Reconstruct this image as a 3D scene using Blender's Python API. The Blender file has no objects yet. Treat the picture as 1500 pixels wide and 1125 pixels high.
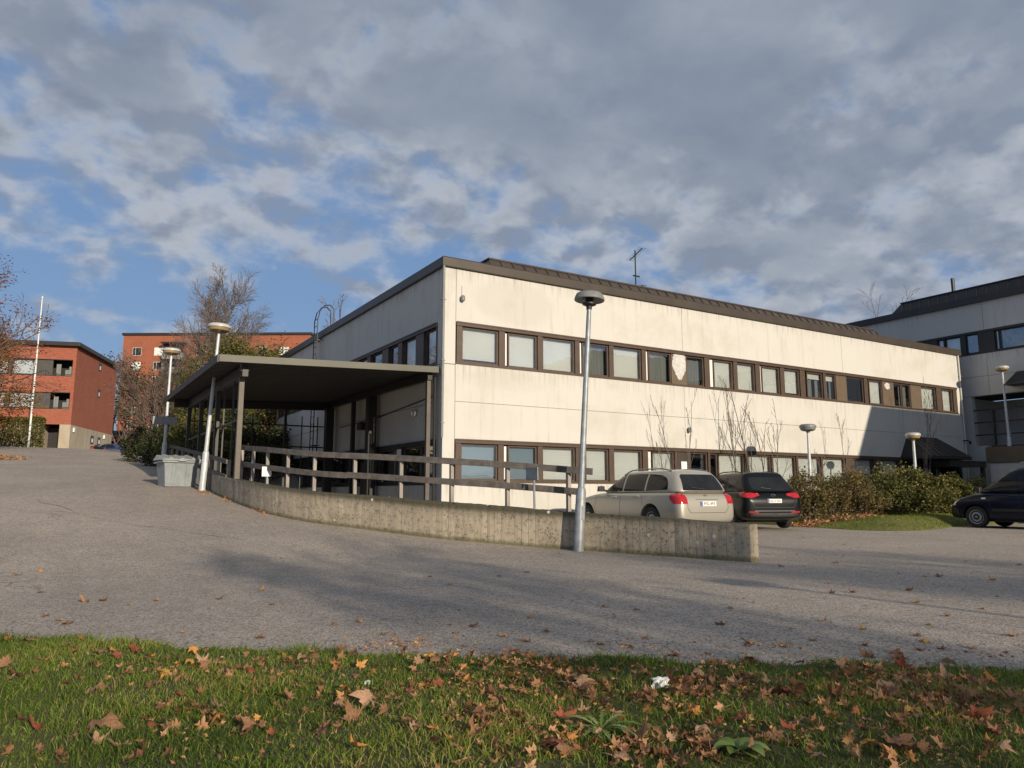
import bpy, bmesh, math, random
import numpy as np
from mathutils import Vector, Matrix, Quaternion
from mathutils.bvhtree import BVHTree

# ------------------------------------------------------------------ camera, sky, sun, exposure
SC = bpy.context.scene
COL = SC.collection
R = math.radians
YAW = R(31.3)
CU, SU = math.cos(YAW), math.sin(YAW)


def cam2w(X, Y):
    """metres right of / ahead of the camera -> world (world x runs along the office front, y away from it)"""
    return (X * CU + Y * SU - 9.218, -X * SU + Y * CU - 18.973)


cam_d = bpy.data.cameras.new('camera')
cam = bpy.data.objects.new('camera', cam_d)
COL.objects.link(cam)
cam.location = (-9.218, -18.973, 1.05)
cam.rotation_euler = (R(90 + 8.358), 0, -YAW)
cam_d.sensor_width = 36.0
cam_d.lens = 25.99
cam_d.clip_start = 0.05
cam_d.clip_end = 3000
SC.camera = cam

SUN_EL = R(16.0)
SUN_OFF = R(2.5)
SUN_DIR = Vector((math.sin(SUN_OFF) * math.cos(SUN_EL), -math.cos(SUN_OFF) * math.cos(SUN_EL), math.sin(SUN_EL)))
sl = bpy.data.lights.new('sun', 'SUN')
sl.energy = 4.9
sl.angle = R(0.55)
sl.color = (1.0, 0.86, 0.67)
so = bpy.data.objects.new('sun', sl)
COL.objects.link(so)
so.rotation_euler = SUN_DIR.to_track_quat('Z', 'Y').to_euler()

SC.view_settings.view_transform = 'Standard'
SC.view_settings.look = 'None'
SC.view_settings.exposure = 0.0
SC.view_settings.gamma = 1.0


def build_world():
    w = bpy.data.worlds.new('World')
    SC.world = w
    w.use_nodes = True
    nt = w.node_tree
    nt.nodes.clear()
    N = nt.nodes.new
    L = nt.links.new
    out = N('ShaderNodeOutputWorld')
    bg = N('ShaderNodeBackground')
    BS = 0.1
    bg.inputs['Strength'].default_value = BS
    L(bg.outputs[0], out.inputs[0])
    sky = N('ShaderNodeTexSky')
    sky.sky_type = 'NISHITA'
    sky.sun_disc = False
    sky.sun_elevation = SUN_EL
    sky.sun_rotation = math.pi - SUN_OFF
    sky.air_density = 1.0
    sky.dust_density = 0.6
    sky.ozone_density = 1.5
    tc = N('ShaderNodeTexCoord')
    sep = N('ShaderNodeSeparateXYZ')
    L(tc.outputs['Generated'], sep.inputs[0])

    def m(op, a, b=None, clamp=False):
        n = N('ShaderNodeMath')
        n.operation = op
        n.use_clamp = clamp
        for i, x in enumerate((a, b)):
            if x is None:
                continue
            if isinstance(x, (int, float)):
                n.inputs[i].default_value = x
            else:
                L(x, n.inputs[i])
        return n.outputs[0]

    def mr(v, a, b, c, d):
        n = N('ShaderNodeMapRange')
        n.interpolation_type = 'SMOOTHSTEP'
        L(v, n.inputs[0])
        for i, x in enumerate((a, b, c, d)):
            n.inputs[i + 1].default_value = x
        return n.outputs[0]

    def mixc(f, a, b):
        n = N('ShaderNodeMix')
        n.data_type = 'RGBA'
        if isinstance(f, (int, float)):
            n.inputs[0].default_value = f
        else:
            L(f, n.inputs[0])
        for i, x in ((6, a), (7, b)):
            if isinstance(x, tuple):
                n.inputs[i].default_value = (*x, 1)
            else:
                L(x, n.inputs[i])
        return n.outputs[2]

    zz = m('MAXIMUM', sep.outputs[2], 0.0)
    den = m('ADD', zz, 0.36)
    px = m('DIVIDE', sep.outputs[0], den)
    py = m('DIVIDE', sep.outputs[1], den)
    comb = N('ShaderNodeCombineXYZ')
    L(px, comb.inputs[0])
    L(py, comb.inputs[1])

    def noise(scale, detail, rough, off, dist=0.0, k=1.0):
        mp = N('ShaderNodeMapping')
        mp.inputs['Location'].default_value = off
        mp.inputs['Scale'].default_value = (k, k, 1)
        L(comb.outputs[0], mp.inputs[0])
        n = N('ShaderNodeTexNoise')
        n.inputs['Scale'].default_value = scale
        n.inputs['Detail'].default_value = detail
        n.inputs['Roughness'].default_value = rough
        n.inputs['Distortion'].default_value = dist
        L(mp.outputs[0], n.inputs[0])
        return n.outputs['Fac']

    OFF = (3.4, 1.1, 0.4)
    n1 = noise(5.2, 12, 0.56, OFF, 0.15)
    n1s = noise(4.6, 5, 0.5, OFF, 0.15, 0.95)
    n1b = noise(4.6, 5, 0.5, OFF, 0.15)
    n2 = noise(1.5, 3, 0.5, (7.3, 2.2, 1.0), 0.0)
    n3 = noise(2.6, 6, 0.55, (1.9, 5.7, 2.0), 0.2)
    n4 = noise(12.0, 8, 0.55, (2.4, 8.1, 0.7), 0.25)
    n4s = noise(12.0, 4, 0.5, (2.4, 8.1, 0.7), 0.25, 0.96)
    n4b = noise(12.0, 4, 0.5, (2.4, 8.1, 0.7), 0.25)
    right = m('SUBTRACT', m('MULTIPLY', sep.outputs[0], CU), m('MULTIPLY', sep.outputs[1], SU))
    cov = m('ADD', m('ADD', m('MULTIPLY', n1, 0.46), m('MULTIPLY', n4, 0.16)), m('MULTIPLY', n2, 0.38))
    cov = m('ADD', cov, mr(zz, 0.20, 0.56, -0.018, 0.07))
    cov = m('ADD', cov, mr(right, -0.30, 0.35, -0.006, 0.036))
    mask = mr(cov, 0.445, 0.565, 0.0, 0.96)
    thick = mr(cov, 0.50, 0.60, 0.0, 1.0)
    top = mr(m('ADD', m('MULTIPLY', m('SUBTRACT', n1b, n1s), 0.8), m('SUBTRACT', n4b, n4s)), -0.20, 0.16, 0.0, 1.0)
    # light crests and grey bellies
    bright = mixc(top, (0.25 / BS, 0.295 / BS, 0.38 / BS), (0.48 / BS, 0.515 / BS, 0.575 / BS))
    cloud = mixc(m('MULTIPLY', thick, mr(n3, 0.36, 0.62, 0.75, 0.15)), bright, (0.20 / BS, 0.238 / BS, 0.31 / BS))
    hi = mr(zz, 0.36, 0.66, 0.0, 0.62)
    solid = mr(cov, 0.545, 0.64, 0.0, 0.8)
    cloud = mixc(solid, cloud, mixc(mr(n3, 0.3, 0.7, 0.0, 1.0), (0.235 / BS, 0.28 / BS, 0.355 / BS), (0.35 / BS, 0.39 / BS, 0.455 / BS)))
    cloud = mixc(hi, cloud, mixc(mr(n3, 0.35, 0.65, 0.0, 1.0), (0.215 / BS, 0.258 / BS, 0.335 / BS), (0.33 / BS, 0.37 / BS, 0.44 / BS)))
    blue = mixc(0.75, sky.outputs[0], (0.17 / BS, 0.29 / BS, 0.525 / BS))
    L(mixc(mask, blue, cloud), bg.inputs[0])


build_world()

# ------------------------------------------------------------------ helpers
rnd = random.Random(7)


def zroad(v):
    xs = (-80, -9, -7.5, -6, -3, 0, 3.9, 12.8, 31, 43, 56, 71, 121, 400)
    zs = (0, 0, .04, .15, .42, .75, 1.12, 1.89, 3.2, 4.2, 4.75, 5.0, 7.5, 15)
    return float(np.interp(v, xs, zs))


WALL = [(-0.14, -11.03), (-0.54, -9.34), (-1.15, -8.0), (-2.0, -6.85), (-2.9, -5.75), (-3.81, -4.25), (-4.66, -2.83), (-5.24, -1.12), (-5.50, 1.3), (-5.55, 3.3)]


def edge_u(v):
    return float(np.interp(v, [p[1] for p in WALL], [p[0] for p in WALL]))


def tag(o, label=None, cat=None, group=None, kind=None):
    if label:
        o['label'] = label
    if cat:
        o['category'] = cat
    if group:
        o['group'] = group
    if kind:
        o['kind'] = kind
    return o


def empty(name, loc, label=None, cat=None, group=None, rz=0.0):
    o = bpy.data.objects.new(name, None)
    COL.objects.link(o)
    o.empty_display_size = 0.2
    o.location = loc
    o.rotation_euler = (0, 0, rz)
    return tag(o, label, cat, group)


class MB:
    def __init__(s):
        s.v = []
        s.f = []
        s.uv = None
        s.tint = None

    def box(s, x0, x1, y0, y1, z0, z1):
        b = len(s.v)
        s.v += [(x0, y0, z0), (x1, y0, z0), (x1, y1, z0), (x0, y1, z0), (x0, y0, z1), (x1, y0, z1), (x1, y1, z1), (x0, y1, z1)]
        s.f += [tuple(b + i for i in q) for q in ((0, 3, 2, 1), (4, 5, 6, 7), (0, 1, 5, 4), (1, 2, 6, 5), (2, 3, 7, 6), (3, 0, 4, 7))]
        return s

    def cbox(s, c, size, M=None):
        b = len(s.v)
        s.box(-size[0] / 2, size[0] / 2, -size[1] / 2, size[1] / 2, -size[2] / 2, size[2] / 2)
        for i in range(b, len(s.v)):
            p = Vector(s.v[i])
            if M is not None:
                p = M @ p
            s.v[i] = tuple(p + Vector(c))
        return s

    def hexa(s, bot, top):
        """bottom and top quads, both counter-clockwise from above"""
        b = len(s.v)
        n = len(bot)
        s.v += [tuple(p) for p in bot] + [tuple(p) for p in top]
        s.f.append(tuple(b + i for i in reversed(range(n))))
        s.f.append(tuple(b + n + i for i in range(n)))
        for i in range(n):
            j = (i + 1) % n
            s.f.append((b + i, b + j, b + n + j, b + n + i))
        return s

    def bar(s, p0, p1, w, h):
        p0, p1 = Vector(p0), Vector(p1)
        d = (p1 - p0)
        L = d.length
        d.normalize()
        up = Vector((0, 0, 1)) if abs(d.z) < 0.98 else Vector((0, 1, 0))
        side = d.cross(up).normalized()
        up = side.cross(d)
        b = len(s.v)
        for p in (p0, p1):
            for a, c in ((-1, -1), (1, -1), (1, 1), (-1, 1)):
                s.v.append(tuple(p + side * a * w / 2 + up * c * h / 2))
        s.f += [tuple(b + i for i in q) for q in ((0, 1, 2, 3), (7, 6, 5, 4), (0, 4, 5, 1), (1, 5, 6, 2), (2, 6, 7, 3), (3, 7, 4, 0))]
        return s

    def tube(s, pts, rad, n=8, cap=True):
        pts = [Vector(p) for p in pts]
        if isinstance(rad, (int, float)):
            rad = [rad] * len(pts)
        b = len(s.v)
        ref = Vector((0.31, 0.17, 0.93)).normalized()
        for i, p in enumerate(pts):
            d = (pts[min(i + 1, len(pts) - 1)] - pts[max(i - 1, 0)])
            if d.length < 1e-9:
                d = Vector((0, 0, 1))
            d.normalize()
            rr = ref if abs(d.dot(ref)) < 0.95 else Vector((1, 0, 0))
            a = d.cross(rr).normalized()
            c = d.cross(a)
            for k in range(n):
                t = 2 * math.pi * k / n
                s.v.append(tuple(p + (a * math.cos(t) + c * math.sin(t)) * rad[i]))
        for i in range(len(pts) - 1):
            for k in range(n):
                k2 = (k + 1) % n
                s.f.append((b + i * n + k, b + i * n + k2, b + (i + 1) * n + k2, b + (i + 1) * n + k))
        if cap:
            s.f.append(tuple(b + k for k in reversed(range(n))))
            s.f.append(tuple(b + (len(pts) - 1) * n + k for k in range(n)))
        return s

    def lathe(s, prof, n=20, c=(0, 0, 0), M=None):
        b = len(s.v)
        for r, z in prof:
            for k in range(n):
                t = 2 * math.pi * k / n
                p = Vector((r * math.cos(t), r * math.sin(t), z))
                if M is not None:
                    p = M @ p
                s.v.append(tuple(p + Vector(c)))
        for i in range(len(prof) - 1):
            for k in range(n):
                k2 = (k + 1) % n
                s.f.append((b + i * n + k, b + i * n + k2, b + (i + 1) * n + k2, b + (i + 1) * n + k))
        s.f.append(tuple(b + k for k in reversed(range(n))))
        s.f.append(tuple(b + (len(prof) - 1) * n + k for k in range(n)))
        return s

    def poly(s, pts):
        b = len(s.v)
        s.v += [tuple(p) for p in pts]
        s.f.append(tuple(range(b, b + len(pts))))
        return s

    def build(s, name, mat, parent=None, smooth=None, bevel=0.0):
        me = bpy.data.meshes.new(name)
        me.from_pydata(s.v, [], s.f)
        me.validate()
        if s.tint is not None:
            a = me.attributes.new('tint', 'FLOAT', 'POINT')
            a.data.foreach_set('value', np.asarray(s.tint, dtype=np.float32))
        me.materials.append(mat)
        if smooth is not None:
            me.polygons.foreach_set('use_smooth', [True] * len(me.polygons))
            if smooth < 3:
                me.set_sharp_from_angle(angle=smooth)
        me.update()
        o = bpy.data.objects.new(name, me)
        COL.objects.link(o)
        if parent is not None:
            o.parent = parent
        if bevel > 0:
            md = o.modifiers.new('bevel', 'BEVEL')
            md.width = bevel
            md.segments = 2
            md.limit_method = 'ANGLE'
        return o


def children(o):
    return [c for c in COL.objects if c.parent == o]


def copy_tree(o, parent=None):
    c = o.copy()
    COL.objects.link(c)
    if parent is not None:
        c.parent = parent
    for ch in children(o):
        copy_tree(ch, c)
    return c


# ------------------------------------------------------------------ materials
def srgb(r, g, b):
    f = lambda c: (c / 255 / 12.92) if c / 255 <= 0.04045 else ((c / 255 + 0.055) / 1.055) ** 2.4
    return (f(r), f(g), f(b))


class Mat:
    def __init__(s, name):
        s.m = bpy.data.materials.new(name)
        s.m.use_nodes = True
        s.nt = s.m.node_tree
        s.b = s.nt.nodes['Principled BSDF']
        s.out = s.nt.nodes['Material Output']

    def n(s, t, **k):
        nd = s.nt.nodes.new(t)
        for a, v in k.items():
            if hasattr(nd, a):
                setattr(nd, a, v)
            else:
                nd.inputs[a].default_value = v
        return nd

    def l(s, a, b):
        s.nt.links.new(a, b)

    def coord(s, kind='Object', scale=(1, 1, 1)):
        tc = s.n('ShaderNodeTexCoord')
        mp = s.n('ShaderNodeMapping')
        mp.inputs['Scale'].default_value = scale
        s.l(tc.outputs[kind], mp.inputs[0])
        return mp.outputs[0]

    def noise(s, co, scale, detail=4, rough=0.55, dist=0.0):
        nd = s.n('ShaderNodeTexNoise')
        nd.inputs['Scale'].default_value = scale
        nd.inputs['Detail'].default_value = detail
        nd.inputs['Roughness'].default_value = rough
        nd.inputs['Distortion'].default_value = dist
        s.l(co, nd.inputs[0])
        return nd.outputs['Fac']

    def ramp(s, f, stops):
        nd = s.n('ShaderNodeValToRGB')
        el = nd.color_ramp.elements
        while len(el) < len(stops):
            el.new(0.5)
        for e, (p, c) in zip(el, stops):
            e.position = p
            e.color = (*c, 1) if len(c) == 3 else c
        s.l(f, nd.inputs[0])
        return nd.outputs[0]

    def mr(s, f, a, b, c, d):
        nd = s.n('ShaderNodeMapRange')
        nd.interpolation_type = 'SMOOTHSTEP'
        s.l(f, nd.inputs[0])
        for i, x in enumerate((a, b, c, d)):
            nd.inputs[i + 1].default_value = x
        return nd.outputs[0]

    def math(s, op, a, b=0.0):
        nd = s.n('ShaderNodeMath')
        nd.operation = op
        for i, x in enumerate((a, b)):
            if isinstance(x, (int, float)):
                nd.inputs[i].default_value = x
            else:
                s.l(x, nd.inputs[i])
        return nd.outputs[0]

    def mix(s, f, a, b, mode='MIX'):
        nd = s.n('ShaderNodeMix')
        nd.data_type = 'RGBA'
        nd.blend_type = mode
        if isinstance(f, (int, float)):
            nd.inputs[0].default_value = f
        else:
            s.l(f, nd.inputs[0])
        for i, x in ((6, a), (7, b)):
            if isinstance(x, tuple):
                nd.inputs[i].default_value = (*x, 1)
            else:
                s.l(x, nd.inputs[i])
        return nd.outputs[2]

    def bump(s, h, strength=0.3, dist=0.01):
        nd = s.n('ShaderNodeBump')
        nd.inputs['Strength'].default_value = strength
        nd.inputs['Distance'].default_value = dist
        s.l(h, nd.inputs['Height'])
        s.l(nd.outputs[0], s.b.inputs['Normal'])

    def color(s, c):
        if isinstance(c, tuple):
            s.b.inputs['Base Color'].default_value = (*c, 1)
        else:
            s.l(c, s.b.inputs['Base Color'])

    def rough(s, r):
        s.b.inputs['Roughness'].default_value = r


def simple(name, c, rough=0.6, var=0.18, scale=3.0, metal=0.0, bump=0.0, bscale=60, spec=0.5, streak=None):
    """base colour with soft dirt variation and fine bump"""
    k = Mat(name)
    co = k.coord('Object', streak or (1, 1, 1))
    f = k.noise(co, scale, 6, 0.6)
    dark = tuple(x * (1 - var) for x in c)
    light = tuple(min(1, x * (1 + var * 0.6)) for x in c)
    k.color(k.ramp(f, [(0.3, dark), (0.7, light)]))
    k.rough(rough)
    k.b.inputs['Metallic'].default_value = metal
    k.b.inputs['Specular IOR Level'].default_value = spec
    if bump:
        k.bump(k.noise(k.coord('Object'), bscale, 3, 0.6), bump, 0.004)
    return k.m


def make_plaster(name, base, dirt, streak_amt=0.5):
    k = Mat(name)
    co = k.coord('Object')
    big = k.noise(co, 0.55, 5, 0.62, 0.4)
    st = k.noise(k.coord('Object', (3.2, 3.2, 0.22)), 1.6, 6, 0.65)
    fine = k.noise(co, 28, 3, 0.7)
    c = k.mix(k.mr(big, 0.48, 0.68, 0.0, 0.5), base, dirt)
    c = k.mix(k.mr(st, 0.52, 0.74, 0.0, streak_amt), c, tuple(x * 0.86 for x in dirt))
    c = k.mix(k.mr(fine, 0.35, 0.75, 0.0, 0.16), c, tuple(x * 0.8 for x in dirt))
    # drips below the sills and the eaves, grime at the foot
    sz = k.n('ShaderNodeSeparateXYZ')
    k.l(co, sz.inputs[0])
    drip = k.noise(k.coord('Object', (6.5, 6.5, 0.16)), 1.5, 5, 0.7)
    for (zt_, dz_, am) in ((4.76, 0.75, .6), (1.33, 0.6, .6), (7.63, 0.5, .45), (7.7, 0.6, .4), (10.23, 0.7, .5)):
        inside = k.math('MULTIPLY', k.mr(sz.outputs[2], zt_ - dz_, zt_, 0.0, am), k.math('LESS_THAN', sz.outputs[2], zt_ + .02))
        c = k.mix(k.math('MULTIPLY', inside, k.mr(drip, .48, .68, 0.0, 1.0)), c, tuple(x * 0.62 for x in dirt))
    foot = k.mr(k.math('ADD', sz.outputs[2], k.math('MULTIPLY', big, -.5)), -.2, .25, .6, 0.0)
    c = k.mix(foot, c, tuple(x * 0.5 for x in dirt))
    # one round damp patch near the upper corner of the front and faint ones below
    for (cx, cz, rx, rz, a) in ((2.4, 6.85, 1.5, 0.72, 0.55), (2.1, 4.4, 1.7, 0.35, 0.3), (1.6, 3.2, 0.9, 0.5, 0.2), (5.8, 3.3, 1.5, 0.45, 0.22)):
        sp = k.n('ShaderNodeSeparateXYZ')
        k.l(co, sp.inputs[0])
        dx = k.math('MULTIPLY', k.math('SUBTRACT', sp.outputs[0], cx), 1 / rx)
        dz = k.math('MULTIPLY', k.math('SUBTRACT', sp.outputs[2], cz), 1 / rz)
        r2 = k.math('ADD', k.math('MULTIPLY', dx, dx), k.math('MULTIPLY', dz, dz))
        r2 = k.math('ADD', r2, k.math('MULTIPLY', k.math('SUBTRACT', big, 0.5), 2.2))
        c = k.mix(k.mr(r2, 0.55, 1.2, a * .5, 0.0), c, tuple(x * 0.88 for x in dirt))
    k.color(c)
    k.rough(0.85)
    k.b.inputs['Specular IOR Level'].default_value = 0.25
    k.bump(k.noise(co, 45, 4, 0.7), 0.35, 0.006)
    return k.m


M = {}
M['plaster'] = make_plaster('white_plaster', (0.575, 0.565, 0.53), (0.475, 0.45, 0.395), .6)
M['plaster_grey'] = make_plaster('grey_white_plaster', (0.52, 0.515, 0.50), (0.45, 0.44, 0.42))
M['brown'] = simple('brown_paint', (0.085, 0.058, 0.043), 0.45, 0.2, 4, spec=0.4)
M['roof'] = simple('brown_sheet_metal', (0.062, 0.049, 0.038), 0.42, 0.2, 1.5, spec=0.45, bump=0.05, bscale=12)
M['roof_dark'] = simple('dark_sheet_metal', (0.03, 0.027, 0.026), 0.45, 0.2, 1.5)
M['panel_brown'] = simple('brown_panel', (0.13, 0.095, 0.066), 0.5, 0.15, 3)
M['slate_panel'] = simple('slate_panel', (.075, .075, .07), .7)
M['dark'] = simple('dark_interior', (0.025, 0.025, 0.027), 0.8, 0.2, 2)
M['dark_wood'] = simple('dark_wood', (0.045, 0.032, 0.026), 0.6, 0.3, 6, streak=(1, 1, .2))
M['white_paint'] = simple('white_paint', (0.72, 0.72, 0.69), 0.45, 0.08, 3)
M['peeling'] = simple('peeling_paint', (0.55, 0.54, 0.52), 0.7, 0.25, 9)
M['blind'] = simple('pale_blind', (0.73, 0.755, 0.74), 0.7, 0.05, 1.0)
M['curtain'] = simple('grey_curtain', (0.22, 0.235, 0.235), 0.8, 0.3, 5, streak=(6, 6, .15))
M['steel'] = simple('galvanised_steel', (0.30, 0.325, 0.345), 0.5, 0.3, 8, metal=0.35, bump=0.05)
M['pole_paint'] = simple('pale_grey_pole_paint', (0.50, 0.53, 0.55), 0.42, 0.16, 9, metal=0.15)
M['lamp_cap'] = simple('grey_lamp_cap', (0.19, 0.20, 0.20), 0.5, 0.2, 7)
M['lamp_white'] = simple('white_lamp_cap', (0.46, 0.46, 0.445), 0.45, 0.15, 7)
M['lamp_bowl'] = simple('yellowed_bowl', (0.30, 0.22, 0.11), 0.35, 0.25, 9)
M['black'] = simple('black_plastic', (0.018, 0.018, 0.019), 0.5, 0.2, 9)
M['rubber'] = simple('tyre_rubber', (0.022, 0.022, 0.022), 0.85, 0.2, 20)
M['weathered'] = simple('weathered_wood', (0.12, 0.107, 0.096), 0.85, 0.45, 7, bump=0.4, bscale=30, streak=(1, 1, 1))
M['post_wood'] = simple('pale_post_wood', (0.30, 0.27, 0.235), 0.85, 0.35, 8, bump=0.3, bscale=30, streak=(1, 1, .25))
M['canopy_metal'] = simple('canopy_sheet', (0.035, 0.035, 0.033), 0.55, 0.25, 2.0)
M['canopy_edge'] = simple('canopy_edge', (0.115, 0.112, 0.09), 0.6, 0.25, 1.3, streak=(.4, 1, 1))
M['canopy_post'] = simple('canopy_post_paint', (0.105, 0.085, 0.068), 0.55, 0.2, 6)
M['dark_post'] = simple('dark_steel_paint', (0.022, 0.021, 0.02), 0.5, 0.2, 6)
M['bin'] = simple('grey_fibreglass', (0.235, 0.265, 0.28), 0.5, 0.22, 5, bump=0.06, bscale=25)
M['bin_lid'] = simple('pale_fibreglass_lid', (0.33, 0.34, 0.33), 0.55, 0.3, 7, bump=0.1, bscale=25)
M['concrete'] = simple('beige_concrete', (0.42, 0.36, 0.27), 0.9, 0.2, 1.2, bump=0.2, streak=(1, 1, .3))
M['bark'] = simple('grey_bark', (0.12, 0.098, 0.08), 0.9, 0.4, 8)
M['twig'] = simple('brown_twig', (0.135, 0.095, 0.075), 0.9, 0.35, 2)
M['twig_grey'] = simple('grey_twig', (0.155, 0.125, 0.11), 0.9, 0.35, 2)
M['birch'] = simple('birch_bark', (0.40, 0.38, 0.36), 0.8, 0.5, 4)
M['plate_white'] = simple('plate_white', (0.75, 0.75, 0.72), 0.4, 0.05, 5)
M['plate_blue'] = simple('plate_blue', (0.05, 0.12, 0.36), 0.4, 0.05, 5)
M['red_lamp'] = simple('red_lens', (0.42, 0.018, 0.025), 0.12, 0.3, 12)
M['clear_lamp'] = simple('clear_lens', (0.62, 0.62, 0.62), 0.08, 0.2, 12, metal=0.3)
M['chrome'] = simple('chrome', (0.6, 0.6, 0.6), 0.15, 0.1, 12, metal=1.0)
M['tile'] = simple('white_wall_tile', (0.5, 0.49, 0.46), 0.5, 0.1, 3)
M['paper'] = simple('white_paper', (0.80, 0.80, 0.77), 0.8, 0.06, 12)


def make_glass(name, tint=(0.95, 0.96, 0.95), refl=0.17, rough=0.01, wob=0.012):
    k = Mat(name)
    nt = k.nt
    nt.nodes.remove(k.b)
    tr = k.n('ShaderNodeBsdfTransparent')
    tr.inputs[0].default_value = (*tint, 1)
    gl = k.n('ShaderNodeBsdfGlossy')
    gl.inputs['Roughness'].default_value = rough
    gl.inputs[0].default_value = (0.95, 0.97, 1, 1)
    nz = k.noise(k.coord('Object'), 1.7, 2, 0.5)
    bp = k.n('ShaderNodeBump')
    bp.inputs['Strength'].default_value = 0.25
    bp.inputs['Distance'].default_value = wob
    k.l(nz, bp.inputs['Height'])
    k.l(bp.outputs[0], gl.inputs['Normal'])
    ge = k.n('ShaderNodeNewGeometry')
    dp = k.n('ShaderNodeVectorMath', operation='DOT_PRODUCT')
    k.l(ge.outputs['Normal'], dp.inputs[0])
    k.l(ge.outputs['Incoming'], dp.inputs[1])
    om = k.math('SUBTRACT', 1.0, k.math('ABSOLUTE', dp.outputs['Value']))
    fac = k.math('ADD', k.math('MULTIPLY', k.math('POWER', om, 5.0), 0.8), refl)
    mx = k.n('ShaderNodeMixShader')
    k.l(fac, mx.inputs[0])
    k.l(tr.outputs[0], mx.inputs[1])
    k.l(gl.outputs[0], mx.inputs[2])
    k.l(mx.outputs[0], k.out.inputs[0])
    return k.m


M['glass'] = make_glass('window_glass')
M['glass_dark'] = make_glass('tinted_window_glass', (0.30, 0.34, 0.36), 0.20)


def make_car_glass():
    k = Mat('car_glass')
    f = k.noise(k.coord('Object'), 2.0, 2)
    k.color(k.ramp(f, [(0.3, (0.010, 0.012, 0.014)), (0.7, (0.02, 0.022, 0.026))]))
    k.rough(0.05)
    k.b.inputs['Specular IOR Level'].default_value = 0.2
    return k.m


M['car_glass'] = make_car_glass()


def make_paint(name, c, metal=0.35, rough=0.32, dirt=(0.2, 0.18, 0.15), coat=0.5):
    k = Mat(name)
    co = k.coord('Object')
    f = k.noise(co, 3, 5, 0.65)
    sp = k.n('ShaderNodeSeparateXYZ')
    k.l(co, sp.inputs[0])
    low = k.mr(k.math('ADD', sp.outputs[2], k.math('MULTIPLY', f, -0.25)), 0.1, 0.55, 0.45, 0.04)
    k.color(k.mix(low, c, dirt))
    k.rough(rough)
    k.b.inputs['Metallic'].default_value = metal
    k.b.inputs['Coat Weight'].default_value = coat
    k.b.inputs['Specular IOR Level'].default_value = 0.35 if coat > .3 else .12
    k.b.inputs['Coat Roughness'].default_value = 0.08
    return k.m


M['paint_beige'] = make_paint('champagne_car_paint', (0.42, 0.40, 0.345), 0.35, 0.36)
M['paint_black'] = make_paint('black_car_paint', (0.006, 0.008, 0.010), 0.0, 0.3, (0.022, 0.021, 0.02), 0.22)
M['paint_navy'] = make_paint('navy_car_paint', (0.005, 0.008, 0.022), 0.15, 0.28, (0.03, 0.03, 0.035), 0.28)
M['paint_blue'] = make_paint('blue_car_paint', (0.03, 0.07, 0.2), 0.25, 0.3)


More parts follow.
